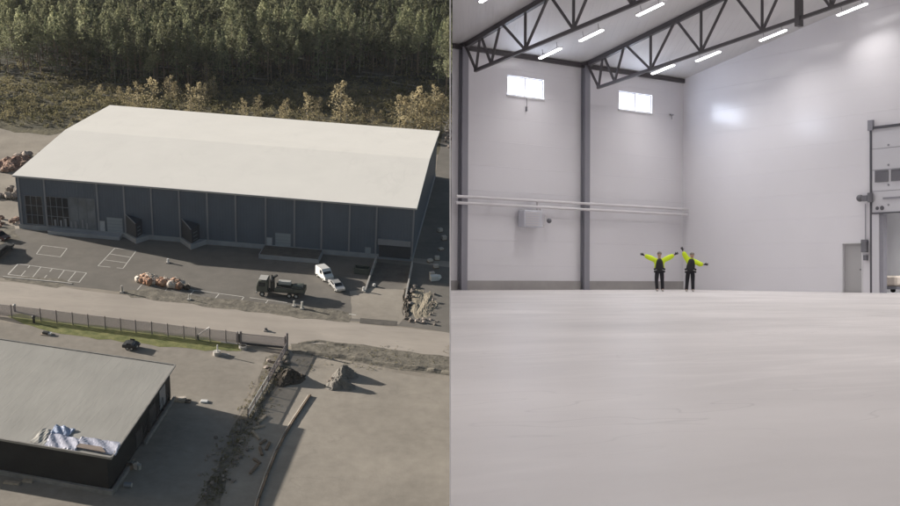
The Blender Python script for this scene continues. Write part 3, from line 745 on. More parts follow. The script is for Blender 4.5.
crumple(RQ((74, 448), (116, 456), (122, 443), (82, 437)), 40, 14, .28, 'membrane', 'peeled_membrane', HB+.16)
crumple(RQ((30, 442), (46, 446), (56, 430), (44, 428)), 8, 6, .25, 'roof_grey', 'peeled_membrane', HB+.14)
mb = MB(); q = RQ((76, 449), (106, 454.5), (102, 449), (80, 445.5)); mb.prism(q, HB+.36, HB+.46); mb.build('insulation_board', 'insulation', rb)
# foundation edge, wider than the walls on the right
fo = [G(113, 495)-o0, G(175, 399)-o0]
fl = fo[0]+(G(0, 474)-G(113, 495)).normalized()*62
mb = MB(); mb.bar(fo[0]+up(.35), fl+up(.35), .5, .7); mb.build('foundation', 'foundation', lb)
fr = fo[1]+(fo[1]-fo[0])*-.0
mid1, mid2 = fo[0].lerp(fo[1], .30), fo[0].lerp(fo[1], .48)
mb = MB(); mb.bar(fo[0]+up(.35)+Vector((0, .25, 0)), mid1+up(.35), .35, .7); mb.bar(mid2+up(.3), fo[1]+up(.3), .3, .6); mb.build('foundation', 'foundation', lb)
mb = MB()
for k in range(5):
    p = mid2.lerp(fo[1], k/4.3)+Vector((-.5, 0, 0)); mb.bar(p+up(.3), p+up(3.4-.3*k), .14)
    if k < 4: mb.bar(p+up(.4), mid2.lerp(fo[1], (k+1)/4.3)+Vector((-.5, 0, 0))+up(2.6), .09)
mb.build('side_frame', 'steel_dark', lb)
w0, w1 = ins[0], ins[1]; dd = (w1-w0).normalized(); nn = Vector((dd.y, -dd.x, 0))
for s0, s1, z0, z1, m in ((.80, .90, 1.0, 4.2, 'mullion'), (.62, .72, .4, 3.6, 'steel_dark'), (.40, .5, .4, 3.0, 'steel_dark')):
    a, b = w0.lerp(w1, s0), w0.lerp(w1, s1)
    f = MB().bar(a+nn*.06+up((z0+z1)/2), b+nn*.06+up((z0+z1)/2), .1, z1-z0).build('side_door', m, lb)
# things around it
t = thing('scrap_heap', 'pile of pale scrap beside the near corner of the low building', 'scrap heap', G(137, 468))
MB().ball((0, 0, .3), .6, 2, jit=.1).build('white_sack', 'sack_white', t); MB().box((-.9, -.3, .35), (.8, .9, .7), .5).bevel(.06).build('crate', 'wood', t); MB().bar((-2.2, .3, .15), (-.4, .9, .9), .2, .1).build('board', 'wood_pale', t); MB().rod((.4, -.4, .1), (.5, -.5, .9), .3, n=14).build('drum', 'concrete', t)
t = thing('board_pile', 'pile of pale boards at the far right corner of the low building', 'board pile', G(180, 401))
MB().b2((-.9, -.5, 0), (.9, .5, .35)).build('stack', 'wood_pale', t); MB().box((.3, .1, .5), (1.2, .6, .22), .4).build('top_board', 'sack_white', t); MB().b2((.9, -.6, 0), (1.7, .2, .3)).build('stack', 'dark_soil', t)
t = thing('barrel', 'dark barrel lying in the shadow right of the low building corner', 'barrel', G(128, 487)); MB().rod((-.5, 0, .35), (.5, 0, .35), .35, n=14).build('drum', 'mullion', t); MB().rod((.5, 0, .35), (.56, 0, .35), .3, n=14).build('lid', 'steel_pale', t)
for x, y, l in ((12, 484, 2.2), (28, 482, 1.4)):
    o = MB().b2((-l/2, -.3, 0), (l/2, .3, .3)).bevel(.04).build('timber_beam', 'wood_pale'); o.location = G(x, y); o.rotation_euler.z = -.1
    tag(o, '%s pale board lying before the low building front' % ('longer' if l > 2 else 'shorter'), 'board')

# ================================================================== TREES AND BRUSH
def leaf_cloud(bm, c, r, n, size, flat=1.0):
    for _ in range(n):
        while True:
            p = Vector((random.uniform(-1, 1), random.uniform(-1, 1), random.uniform(-1, 1)))
            if .25 < p.length < 1: break
        p = Vector((p.x*r[0], p.y*r[1], p.z*r[2]))+c
        q = Vector((random.gauss(0, 1), random.gauss(0, 1), random.gauss(0, 1)*flat+.4)).normalized()
        t = q.orthogonal().normalized(); w = q.cross(t); s = size*random.uniform(.6, 1.3); a = random.uniform(0, 6.28)
        t, w = t*math.cos(a)+w*math.sin(a), w*math.cos(a)-t*math.sin(a)
        bm.faces.new([bm.verts.new(p+t*s), bm.verts.new(p+w*s*.55), bm.verts.new(p-t*s*.8), bm.verts.new(p-w*s*.5)])

def crown_mesh(kind, H, dens=1.0, size=.5):
    bm = bmesh.new()
    if kind == 'pine':
        n = int(13*dens) + 2
        base = H*random.uniform(.42, .52)
        for i in range(n):
            t = i/(n-1); z = base+(H-base)*t; w = (1-t)**.6*random.uniform(1.9, 2.9)+.5
            a = random.uniform(0, 6.28); off = w*.55
            leaf_cloud(bm, Vector((math.cos(a)*off, math.sin(a)*off, z)), (w*.75, w*.75, (H-base)*.09+.5), int(46*dens), size*.72, .7)
    elif kind == 'spruce':
        n = 12; base = H*.12
        for i in range(n):
            t = i/(n-1); z = base+(H-base)*t; w = (1-t)*H*.17+.25
            for k in range(3):
                a = random.uniform(0, 6.28)
                leaf_cloud(bm, Vector((math.cos(a)*w*.5, math.sin(a)*w*.5, z)), (w*.65, w*.65, H*.05), int(8*dens*(1-t*.5)), size, .5)
    else:
        n = 9; base = H*.10
        for i in range(n):
            t = i/(n-1); z = base+(H-base)*t; w = (math.sin((t*.85+.12)*math.pi)**.7)*H*.23+.3
            a = random.uniform(0, 6.28)
            leaf_cloud(bm, Vector((math.cos(a)*w*.5, math.sin(a)*w*.5, z)), (w, w, H*.09), int(46*dens), size*.55, 1)
    me = bpy.data.meshes.new('crown'); bm.to_mesh(me); bm.free(); return me
def trunk_mesh(H, r, kind):
    mb = MB(); z = 0; x = y = 0; k = 5
    for i in range(k):
        z2 = H*.96*(i+1)/k; x2, y2 = x+random.uniform(-.12, .12), y+random.uniform(-.12, .12)
        mb.rod((x, y, z), (x2, y2, z2), r*(1-i/k*.85), r*(1-(i+1)/k*.85), n=6); x, y, z = x2, y2, z2
    for _ in range(9):
        h = H*random.uniform(.3, .85); a = random.uniform(0, 6.28); l = random.uniform(.7, 1.9)*(H/15)
        mb.rod((0, 0, h), (math.cos(a)*l, math.sin(a)*l, h+l*random.uniform(-.1, .4)), .07, .02, n=4)
    me = bpy.data.meshes.new('trunk'); mb.bm.to_mesh(me); mb.bm.free(); return me
VAR = []
for k in range(6):
    H = random.uniform(14, 18); VAR.append(('pine', trunk_mesh(H, .20, 'pine'), crown_mesh('pine', H), 'pine_leaf', 'bark'))
for k in range(3):
    H = random.uniform(11, 16); VAR.append(('spruce', trunk_mesh(H, .17, 'spruce'), crown_mesh('spruce', H), 'spruce_leaf', 'bark_grey'))
AUT = []
for k in range(4):
    H = 7; AUT.append(('birch', trunk_mesh(H, .09, 'b'), crown_mesh('birch', H, 1, .42), 'autumn_leaf', 'bark_grey'))
for v in VAR+AUT: v[2].materials.append(MATS[v[3]]); v[1].materials.append(MATS[v[4]])
def plant(v, x, y, s, name, label, group, cat='tree'):
    t = bpy.data.objects.new(name, None); COL.objects.link(t)
    t.matrix_world = Matrix.Translation((x, y, 0)) @ Matrix.Rotation(random.uniform(0, 6.28), 4, 'Z') @ Matrix.Diagonal((s, s, s*random.uniform(.92, 1.1), 1))
    tag(t, label, cat, group)
    for n, me in (('trunk', v[1]), ('crown', v[2])):
        o = bpy.data.objects.new(n, me); COL.objects.link(o); o.parent = t
    return t
# forest edge line (near border of the wood)
def edge_y(x):
    pts = [(-700, 331), (-150, 334), (-118, 336), (-104, 330), (-78, 331), (-66, 344), (-48, 352), (-34, 366), (-10, 366), (-4, 350), (600, 345)]
    for (a, b), (c, d) in zip(pts, pts[1:]):
        if a <= x <= c: return b+(d-b)*(x-a)/(c-a)
    return 340
cand = []
yy = 0
while yy < 330:
    sp = 4.9 if yy < 60 else 5.8
    x = -230-yy*.45
    while x < 26:
        xx = x+random.uniform(-1.7, 1.7); y_ = edge_y(xx)+yy+random.uniform(-1.9, 1.9)
        cand.append((xx, y_)); x += sp*1.0
    yy += sp
# keep what the picture can see: between the left picture edge and just past the partition
def vis(x, y):
    v = CAM.inverted() @ Vector((x, y, 8)); px = 451+F*v.x/-v.z; return -25 < px < 475
cand = [c for c in cand if vis(*c)]
cand.sort(key=lambda c: c[1]-edge_y(c[0]))
near, far = cand[:285], cand[285:]
for x, y in near:
    k = random.random(); v = random.choice(VAR[:6]) if k < .8 else random.choice(VAR[6:])
    s = random.uniform(.72, 1.28)
    if v[0] == 'pine': plant(v, x, y, s, 'pine_tree', 'slender pine with bare lower trunk in the front rows of the wood', 'pines at the edge of the wood')
    else: plant(v, x, y, s, 'spruce_tree', 'dark pointed spruce among the pines at the edge of the wood', 'spruces at the edge of the wood')
for a_, b_, c_ in ((-92, 332, 1.2), (-88, 334, 1.3), (-95, 336, 1.25), (-84, 331, 1.1), (-2, 338, 1.45), (2, 340, 1.5), (-5, 344, 1.3)): plant(VAR[random.randint(0, 5)], a_, b_, c_, 'pine_tree', 'tall broad pine standing forward of the front row of the wood', 'forward pines of the wood')
# far wood as one mass
def merged(name, items, m, which):
    vs, fs = [], []
    for v, x, y, s in items:
        me = v[which]; n0 = len(vs); a = random.uniform(0, 6.28); ca, sa = math.cos(a)*s, math.sin(a)*s
        for q in me.vertices: c = q.co; vs.append((x+c.x*ca-c.y*sa, y+c.x*sa+c.y*ca, c.z*s))
        for p in me.polygons: fs.append([n0+i for i in p.vertices])
    me = bpy.data.meshes.new(name); me.from_pydata(vs, [], fs); me.materials.append(MATS[m])
    o = bpy.data.objects.new(name, me); COL.objects.link(o); return o
LOW = []
for k in range(4):
    H = random.uniform(14, 18); LOW.append(('pine', trunk_mesh(H, .2, 'p'), crown_mesh('pine', H, .72, .62), 'pine_leaf', 'bark'))
items = [(random.choice(LOW), x, y, random.uniform(.78, 1.35)) for x, y in far]
fw = merged('far_wood', items, 'pine_leaf', 2); tag(fw, 'dense pine wood behind the front rows of trees', 'forest', kind='stuff')
# autumn trees just behind the warehouse
ap = [(130, 111, 1.0), (138, 108, 1.2), (152, 110, 1.35), (171, 97, 1.1), (176, 98, .8), (190, 112, 1.25), (199, 114, 1.3), (207, 90, 1.2), (214, 96, .9), (206, 99, .8),
      (243, 116, .8), (259, 118, 1.0), (287, 119, .9), (281, 120, .7), (306, 121, 1.2), (319, 122, 1.0), (341, 124, 1.7), (346, 124, 1.3), (360, 125, .9), (372, 126, .8), (380, 127, .8),
      (399, 128, 1.5), (405, 128, 1.4), (416, 129, 1.9), (421, 130, 1.6), (427, 130, 1.5), (436, 131, 1.5), (441, 133, 1.6), (412, 112, 1.0), (433, 108, 1.1), (120, 100, .7), (101, 96, .6)]
for x, y, s in ap:
    p = G(x, y+2); v = random.choice(AUT)
    plant(v, p.x, p.y, s*.95, 'autumn_birch', 'young yellow beige tree standing behind the white warehouse roof' if y > 104 else 'small yellowish tree standing out on the dark clearing',
          'autumn trees behind the warehouse' if y > 104 else 'autumn trees on the clearing')
# fallen logs on the clearing
LOGM = MB(); LOGM.rod((-3.5, 0, .2), (3.5, 0, .25), .2, .1, n=7)
for _ in range(5): a = random.uniform(-2, 3); LOGM.rod((a, 0, .2), (a+.5, random.choice((-1, 1))*.7, .8), .05, .02, n=4)
lm = LOGM.build('fallen_log', 'bark_grey'); tag(lm, 'grey felled trunk lying on the clearing before the wood', 'log', 'felled trunks on the clearing')
for i in range(46):
    o = lm if i == 0 else lm.copy()
    if i: COL.objects.link(o)
    px, py = random.uniform(-5, 448), random.uniform(62, 98)
    p = G(px, py); o.matrix_world = Matrix.Translation(p) @ Matrix.Rotation(random.gauss(0, .35), 4, 'Z') @ Matrix.Scale(random.uniform(.7, 1.5), 4)
# brush over the clearing: one mass of shrubs
bm = bmesh.new()
for _ in range(3000):
    px = random.uniform(-15, 462); py = random.triangular(72, 131, 104) if random.random() < .85 else random.uniform(60, 90)
    p = G(px, py)
    if p.y < 276+random.uniform(0, 3) : continue
    k = random.random()
    h = random.uniform(.5, 1.3) if k < .75 else random.uniform(1.3, 2.8)
    leaf_cloud(bm, Vector((p.x, p.y, h*.45)), (h*.7, h*.7, h*.5), 13 if k < .75 else 26, .33, 1)
me = bpy.data.meshes.new('undergrowth'); bm.to_mesh(me); bm.free(); me.materials.append(MATS['brush_leaf'])
o = bpy.data.objects.new('undergrowth', me); COL.objects.link(o); tag(o, 'olive and tan brush covering the clearing behind the warehouse', 'undergrowth', kind='stuff')
# weeds on strips
bm = bmesh.new()
for _ in range(420):
    t = random.random(); px = 282+(205-282)*t; py = 360+(505-360)*t
    p = G(px+random.gauss(0, 7), py+random.gauss(0, 3)); leaf_cloud(bm, Vector((p.x, p.y, .15)), (.4, .4, .25), 7, .14, 1)
for _ in range(200):
    p = G(random.uniform(290, 450), 0+random.uniform(346, 372)); 
    if random.random() < .5: leaf_cloud(bm, Vector((p.x, p.y, .1)), (.4, .4, .15), 5, .12, 1)
me = bpy.data.meshes.new('weeds'); bm.to_mesh(me); bm.free(); me.materials.append(MATS['brush_leaf'])
o = bpy.data.objects.new('weeds', me); COL.objects.link(o); tag(o, 'sparse dry weeds on the dark soil strips', 'weeds', kind='stuff')

# ================================================================== THE WHITE HALL
YA = .612
UH = Vector((math.cos(YA), math.sin(YA), 0)); VH = Vector((math.sin(YA), -math.cos(YA), 0))
OH = Vector((0, 47.96, 0)); CU = 14.51; SL = .18; HW = 10.8
SPAN = 56.0                                   # distance between the long wall and the one opposite
def HP(u, v, z): return OH+UH*u+VH*v+up(z)
HM = lambda name: None
# frame of the hall: x along the windowed wall, y towards the viewer side, z up
HF = HALL @ Matrix(((UH.x, VH.x, 0, OH.x), (UH.y, VH.y, 0, OH.y), (0, 0, 1, 0), (0, 0, 0, 1)))
def hloc(u, v, z): return (u, v, z)
HFI = HF
# v where the partition (the plane through x = 0, i.e. the hall's left end) meets a given u
def roofz(v): return HW+SL*min(v, SPAN-v)
MATS_space = None
def hb(mb, name, m, parent=None):
    o = mb.build(name, m, parent)
    if not parent: o.matrix_world = HFI
    return o
# corners of the floor in hall axes: the left end is the slanting partition line
tana = math.tan(YA)
def partition_u(v): return -(VH.x/UH.x)*v     # points with X == 0 in viewer axes
EX = .012                                     # partition stands this far to the left of the hall's inner edge
near_v = 56.0
fl = [(partition_u(0), 0), (CU, 0), (CU, near_v), (partition_u(near_v), near_v)]
mb = MB(); mb.prism([Vector((u, v, 0)) for u, v in [fl[0], fl[3], fl[2], fl[1]]], -.3, 0); hb(mb, 'hall_floor', 'hall_floor')['kind'] = 'structure'
mb = MB()                                     # ceiling deck, two slopes, thick
def cz(v): return roofz(v)
for v0, v1 in ((0, 28), (28, 56)):
    q = [(partition_u(v0), v0), (CU, v0), (CU, v1), (partition_u(v1), v1)]
    b = [mb.bm.verts.new((u, v, cz(v))) for u, v in q]; t = [mb.bm.verts.new((u, v, cz(v)+.35)) for u, v in q]
    mb.bm.faces.new(b); mb.bm.faces.new(t[::-1])
    for i in range(4): mb.bm.faces.new((b[i], b[(i+1) % 4], t[(i+1) % 4], t[i]))
hb(mb, 'hall_ceiling', 'hall_ceiling')['kind'] = 'structure'
# long wall with windows (v = 0), built in strips round two openings
WIN = [(3.05, 5.2, 8.86, 9.75), (9.98, 12.26, 8.84, 9.74)]
T = .25
mb = MB()
segs = [(0, WIN[0][0]), (WIN[0][1], WIN[1][0]), (WIN[1][1], CU)]
for a, b in segs:
    if a == 0: mb.prism([Vector((0, 0, 0)), Vector((T*math.tan(YA)+.01, -T, 0)), Vector((b, -T, 0)), Vector((b, 0, 0))], .42, HW+.02)
    else: mb.b2((a, -T, .42), (b, 0, HW+.02))
for a, b, z0, z1 in WIN: mb.b2((a, -T, .42), (b, 0, z0)); mb.b2((a, -T, z1), (b, 0, HW+.02))
w = hb(mb, 'hall_wall', 'hall_panel'); tag(w, 'long white panel wall of the hall with two high windows', 'wall')
mb = MB(); mb.prism([Vector((-.02, .04, 0)), Vector((T*math.tan(YA)+.01, -T, 0)), Vector((CU, -T, 0)), Vector((CU, .04, 0))], -.3, .419); mb.build('plinth', 'hall_plinth', w)
# end wall (u = CU) with the dock opening and the small doorway
DV0, DV1, DH = 11.20, 15.4, 3.45               # dock opening
SV0, SV1, SH = 9.44, 10.40, 2.15
def endwall(mb, v0, v1, z0, z1):               # one strip, top follows the roof when z1 is None
    if z1 is not None: mb.b2((CU, v0, z0), (CU+T, v1, z1)); return
    b = [mb.bm.verts.new(p) for p in ((CU, v0, z0), (CU+T, v0, z0), (CU+T, v1, z0), (CU, v1, z0))]
    t = [mb.bm.verts.new(p) for p in ((CU, v0, cz(v0)+.02), (CU+T, v0, cz(v0)+.02), (CU+T, v1, cz(v1)+.02), (CU, v1, cz(v1)+.02))]
    mb.bm.faces.new(b[::-1]); mb.bm.faces.new(t)
    for i in range(4): mb.bm.faces.new((b[i], b[(i+1) % 4], t[(i+1) % 4], t[i]))
mb = MB()
endwall(mb, -T, SV0, -.3, None); endwall(mb, SV0, SV1, SH, None); endwall(mb, SV1, DV0, -.3, None); endwall(mb, DV0, DV1, DH, None)
endwall(mb, DV1, 28, -.3, None); endwall(mb, 28, 56, -.3, None)
tag(hb(mb, 'hall_wall', 'hall_panel'), 'white end wall of the hall with loading door and small doorway', 'wall')
mb = MB(); mb.b2((partition_u(56), 56, -.3), (CU+T, 56+T, HW+.02))
tag(hb(mb, 'hall_wall', 'hall_panel'), 'white long wall opposite the windowed wall, behind the viewer', 'wall')
# added partition, blocks the sun at the cut left end: thin sheet near the viewer, thicker farther away
def sun_partition(y0, y1, label):
    mb = MB(); M2 = HALL.inverted()
    ptsb = []
    r, uu, f = cam_axes(-.021, .006)
    def pt(y, side, z):                        # leans with the viewer's upright by a third of a degree
        x = -(z-.614)*.006/1.0
        return Vector((x-(.0008*abs(y)+.001)*side, y, z))
    def top(y): v = (Vector((0, y, 0))-OH).dot(VH); return cz(v)+.1
    ys = [y0]; 
    yr = (Vector((0, OH.y-28/VH.y*-1, 0))).y
    ridge_y = OH.y-28/math.cos(YA)
    ys = sorted(set([y0, y1]+([ridge_y] if y0 < ridge_y < y1 else [])))
    for a, b in zip(ys, ys[1:]):
        v = [mb.bm.verts.new(p) for p in (pt(a, 0, -.3), pt(b, 0, -.3), pt(b, 1, -.3), pt(a, 1, -.3), pt(a, 0, top(a)), pt(b, 0, top(b)), pt(b, 1, top(b)), pt(a, 1, top(a)))]
        for fc in ((0, 3, 2, 1), (4, 5, 6, 7), (0, 1, 5, 4), (1, 2, 6, 5), (2, 3, 7, 6), (3, 0, 4, 7)): mb.bm.faces.new([v[i] for i in fc])
    o = mb.build('added_partition', 'hall_panel'); o.matrix_world = HALL
    return tag(o, label, 'wall')
sun_partition(2.3, 48.3, 'added tall partition that keeps the sun out of the white hall beside the open air')
sun_partition(-20.3, -1.2, 'rear stretch of the added sun-blocking partition behind the viewer')
# dock vestibule behind the end wall
mb = MB(); x0, x1 = CU+T, CU+3.2
mb.b2((x0, 9.2, -.3), (x1, 15.8, -.004)); mb.b2((x1, 9.2, -.3), (x1+.2, 15.8, 4.2)); mb.b2((x0, 9.0, -.3), (x1, 9.2, 4.2)); mb.b2((x0, 15.8, -.3), (x1, 16.0, 4.2)); mb.b2((x0, 9.0, 4.2), (x1+.2, 16, 4.4))
tag(hb(mb, 'loading_vestibule', 'frame_white'), 'pale vestibule seen through the open lower part of the loading door', 'vestibule')
mb = MB(); mb.b2((CU+.22, SV0-.05, 0), (CU+.25-.003, SV1+.05, SH))
dd_ = thing('small_door', 'plain grey door recessed in the white end wall near the loading door', 'door', (CU+.1, (SV0+SV1)/2, 0), 0, None, HFI)
MB().b2((.02, -.47, 0), (.08, .47, SH-.01)).build('leaf', 'door_recess', dd_)
mb = MB(); mb.b2((-.12, -.53, 0), (-.102, -.48, SH+.04)); mb.b2((-.12, .48, 0), (-.102, .53, SH+.04)); mb.b2((-.122, -.53, SH+.003), (-.102, .53, SH+.06)); mb.build('frame', 'frame_white', dd_)
MB().rod((.0, .35, 1.0), (-.04, .35, 1.0), .03).build('handle', 'box_grey', dd_)
# windows
for i, (a, b, z0, z1) in enumerate(WIN):
    t = thing('hall_window', ['high left window of the hall glowing with daylight', 'high right window of the hall near the corner, glowing'][i], 'window', ((a+b)/2, 0, z0), 0, None, HFI)
    W, H = b-a, z1-z0
    MB().b2((-W/2, -.14, 0), (W/2, -.12, H)).build('pane', 'daylight', t)
    mb = MB()
    for x in (-W/2+.03, 0, W/2-.03): mb.b2((x-.03, -.11, 0), (x+.03, -.03, H))
    for z in (.025, H-.025): mb.b2((-W/2, -.112, z-.025), (W/2, -.032, z+.025))
    mb.build('frame', 'frame_white', t)
    mb = MB(); mb.b2((-W/2-.05, .002, -.07), (W/2+.05, .06, -.01)); mb.build('sill', 'frame_white', t)
# columns
def column(u, label):
    t = thing('steel_column', label, 'column', (u, .17, 0), 0, 'steel columns on the windowed wall', HFI)
    mb = MB(); mb.b2((-.16, -.15, 0), (.16, -.13, HW-.15)); mb.b2((-.16, .13, 0), (.16, .15, HW-.15)); mb.b2((-.05, -.13, 0), (.05, .13, HW-.15)); mb.build('shaft', 'column_grey', t)
    MB().b2((-.22, -.165, 0), (.22, .22, .03)).build('base_plate', 'column_grey', t)
    MB().b2((-.2, -.16, HW-.149), (.2, .25, HW+.0)).build('cap_plate', 'truss_steel', t)
column(.50, 'left grey steel column beside the partition on the windowed wall')
column(7.66, 'grey steel column between the two high windows')
# eave beam
mb = MB(); mb.b2((.0, .02, HW-.22), (CU-.02, .14, HW-.02)); tag(hb(mb, 'eave_beam', 'truss_steel'), 'thin dark beam along the top of the windowed wall', 'beam')
# trusses
def truss(u, label):
    t = thing('roof_truss', label, 'truss', (u, 0, 0), 0, 'roof trusses across the hall', HFI)
    vmax = 27.9; vp = -u/(VH.x/UH.x) if u < 0 else None
    def zt(v): return roofz(v)-.13
    def zb(v): return 9.52+.098*(v-1.07)
    for sgn, off in ((1, 0),):
        mb = MB(); mb.bar((0, .02, zt(.02)), (0, 28, zt(28)), .18, .22); mb.bar((0, 28, zt(28)), (0, 55.9, zt(55.9)), .18, .22); mb.build('top_chord', 'truss_steel', t)
        vb2 = 12.36
        mb = MB(); mb.bar((0, 1.0, zb(1.0)), (0, 28, zb(28)), .13, .13); mb.bar((0, 28, zb(28)), (0, 55, zb(1.0)), .13, .13); mb.build('bottom_chord', 'truss_steel', t)
    bot = [1.07, 2.15, 4.45, 7.4, 10.6, 13.8, 17.0, 20.4, 24.0]
    top = [[.25, None], [1.43, 2.76], [2.9, 4.45, 5.9], [6.0, 7.4, 8.9], [9.1, 10.6, 12.1], [12.3, 13.8, 15.3], [15.5, 17, 18.6], [18.8, 20.4, 22], [22.3, 24, 25.8]]
    k = 0
    top[0] = [.3, 1.35]
    for v, tt in zip(bot, top):
        for x in tt:
            for m_ in (0, 1):
                a, b = (v, x) if not m_ else (56-v, 56-x)
                MB().bar((0, a, zb(v)), (0, b, zt(x)), .085).build('web_bar', 'truss_steel', t); k += 1
    for m_ in (0, 1): MB().b2((-.14, (12.26 if not m_ else 43.6), zb(12.36)-.3), (.14, (12.46 if not m_ else 43.8), zt(12.36))).build('splice_post', 'truss_steel', t)
    return t
truss(.51, 'roof truss above the left grey column, nearest the partition')
truss(7.66, 'roof truss above the column between the two windows')
# crane rail / pipes on the wall
for z, lab in ((4.08, 'upper of two white pipes running along the windowed wall'), (3.80, 'lower of two white pipes running along the windowed wall')):
    t = thing('wall_pipe', lab, 'pipe', (0, .36, z), 0, 'white pipes along the windowed wall', HFI)
    MB().rod((0.0, 0, 0), (CU-.05, 0, 0), .065, n=10).build('tube', 'pipe_white', t)
    for u in (2.2, 4.3, 6.2, 9.2, 11.5, 13.4): MB().b2((u-.04, -.33, -.03), (u+.04, -.05, .03)).build('bracket', 'column_grey', t)
# fan heater
t = thing('fan_heater', 'grey box heater hung below the pipes on the windowed wall', 'heater', (4.15, .02, 2.85), 0, None, HFI)
MB().b2((-.55, .12, 0), (.5, .6, .78)).bevel(.03).build('casing', 'heater_grey', t)
mb = MB()
for k in range(6): mb.b2((-.48, .605, .08+k*.11), (.3, .625, .13+k*.11))
mb.build('grille', 'pipe_white', t)
mb = MB(); mb.rod((.62, .3, .95), (.62, .3, .08), .04); mb.rod((.62, .3, .08), (.85, .3, .05), .04); mb.rod((.85, .3, .05), (.95, .3, .6), .04); mb.rod((.45, .3, 1.2), (.45, .3, .7), .05); mb.build('supply_pipe', 'pipe_white', t)
MB().ball((1.15, .3, .35), .12).build('valve', 'box_grey', t)
MB().b2((-.4, 0, .1), (-.3, .12, .7)).build('bracket', 'column_grey', t)
# small emergency fitting below first window, wire to the truss
t = thing('wall_sensor', 'small grey sensor under the left window', 'sensor', (4.15, .02, 8.2), 0, None, HFI); MB().b2((-.035, 0, 0), (.035, .07, .2)).build('housing', 'column_grey', t); MB().rod((0, .05, .2), (0, .05, .6), .01).build('cable', 'box_grey', t)
t = thing('wall_sensor', 'small grey sensor right of the window near the corner', 'sensor', (13.6, .02, 8.85), 0, None, HFI); MB().b2((-.11, 0, 0), (.11, .08, .06)).build('housing', 'column_grey', t); MB().rod((0, .05, -.2), (0, .05, 0), .015).build('cable', 'box_grey', t)
# light fittings
VISL = [(4.26, 1.57), (4.44, 4.08), (4.66, 7.37), (4.8, 11.2), (11.19, 1.78), (11.85, 4.03), (12.49, 7.27), (13.15, 10.88), (-2.4, 6.0)]
fix = list(VISL)
for u in (12.2, 4.45, -3.2, -10.5, -17.8, -25):
    for v in (16, 23, 31, 38.5, 46.5):
        if u > partition_u(v)+1.2: fix.append((u, v))
HALL_W = 27.0
MBL = None
proto = None
hang = 'strip lamps under the hall ceiling'
fix.append((CU+1.6, 12.4))  # extra lamp out of sight, added to brighten the vestibule
for i, (u, v) in enumerate(fix):
    slope = math.atan(SL)*(1 if v < 28 else -1)
    M2 = HFI @ Matrix.Translation((u, v, roofz(v)-.38)) @ Matrix.Rotation(slope, 4, 'X')
    if (u, v) in VISL: M2 = HFI @ Matrix.Translation((u, v, 10.4+.155*v)) @ Matrix.Rotation(math.atan(.155), 4, 'X')
    if u > CU: M2 = HFI @ Matrix.Translation((u, v, 3.86))
    row = 'between the second truss and the end wall' if u > 8 else 'between the two trusses' if u > 1 else 'left of the first truss'
    vis_ = (u, v) in VISL[:8]
    order = ['farthest', 'second farthest', 'third farthest', 'nearest'][VISL.index((u, v)) % 4] if vis_ else ''
    lab = ('%s bright strip lamp %s' % (order, row)) if vis_ else ('strip lamp %s farther from the windowed wall' % row)
    if u > CU: lab = 'added unseen strip lamp that brightens the vestibule behind the loading door'
    if proto is None:
        proto = thing('strip_lamp', lab, 'lamp', group=hang); proto.matrix_world = M2
        MB().b2((-.08, -.75, .0), (.08, .75, .06)).build('housing', 'frame_white', proto)
        MB().b2((-.07, -.72, -.045), (.07, .72, -.003)).build('tube', 'lamp_white', proto)
        mb = MB(); mb.rod((0, -.5, .06), (0, -.5, .34), .012); mb.rod((0, .5, .06), (0, .5, .34), .012); mb.build('hanger', 'box_grey', proto)
        o = proto
    else: o = dup(proto, M2, lab, hang)
    ld = bpy.data.lights.new('lamp_light', 'AREA'); ld.shape = 'RECTANGLE'; ld.size = .16; ld.size_y = 1.5; ld.energy = HALL_W*(1.75 if v > 14 else .15 if v == 10.88 else .4 if u > 11 else 1.0); ld.color = (1, .965, .935); ld.spread = R(125 if v > 14 or u < 11 else 100)
    lo_ = bpy.data.objects.new('lamp_light', ld); COL.objects.link(lo_); lo_.parent = o; lo_.location = (0, 0, -.06)
fixv = None
# daylight entering by the two windows
for a, b, z0, z1 in WIN:
    ld = bpy.data.lights.new('window_light', 'AREA'); ld.shape = 'RECTANGLE'; ld.size = b-a; ld.size_y = z1-z0; ld.energy = 36; ld.color = (.74, .83, 1)
    lo_ = bpy.data.objects.new('window_light', ld); COL.objects.link(lo_)
    lo_.matrix_world = HFI @ Matrix.Translation(((a+b)/2, -.02, (z0+z1)/2)) @ Matrix.Rotation(R(90), 4, 'X')
# loading door
dk = thing('loading_door', 'tall white sectional loading door raised over an open gateway', 'door', (CU, DV0, 0), 0, None, HFI)
DT = 7.1
MB().b2((-.10, -.34, 0), (-.004, -.24, DT+.15)).build('guide_rail', 'track_dark', dk)
MB().b2((-.14, -.42, DT-.1), (-.004, -.18, DT+.35)).build('rail_head', 'column_grey', dk)
MB().b2((-.12, -.18, DT-.04), (-.004, 4.4, DT+.06)).build('top_rail', 'track_dark', dk)
pn = MB().b2((-.08, -.235, DH), (-.006, 4.4, DT-.05)).build('panel', 'door_panel', dk)
mb = MB()
for k in range(1, 4): z = DH+(DT-DH)*k/4; mb.b2((-.086, -.23, z-.012), (-.0805, 4.4, z+.012))
for k in range(4):
    mb.rod((-.081, .55, DH+.3+k*.85), (-.10, .55, DH+.3+k*.85), .05)
mb.b2((-.12, .3, DH+.55), (-.083, 1.2, DH+.63)); mb.build('panel_joint', 'column_grey', pn)
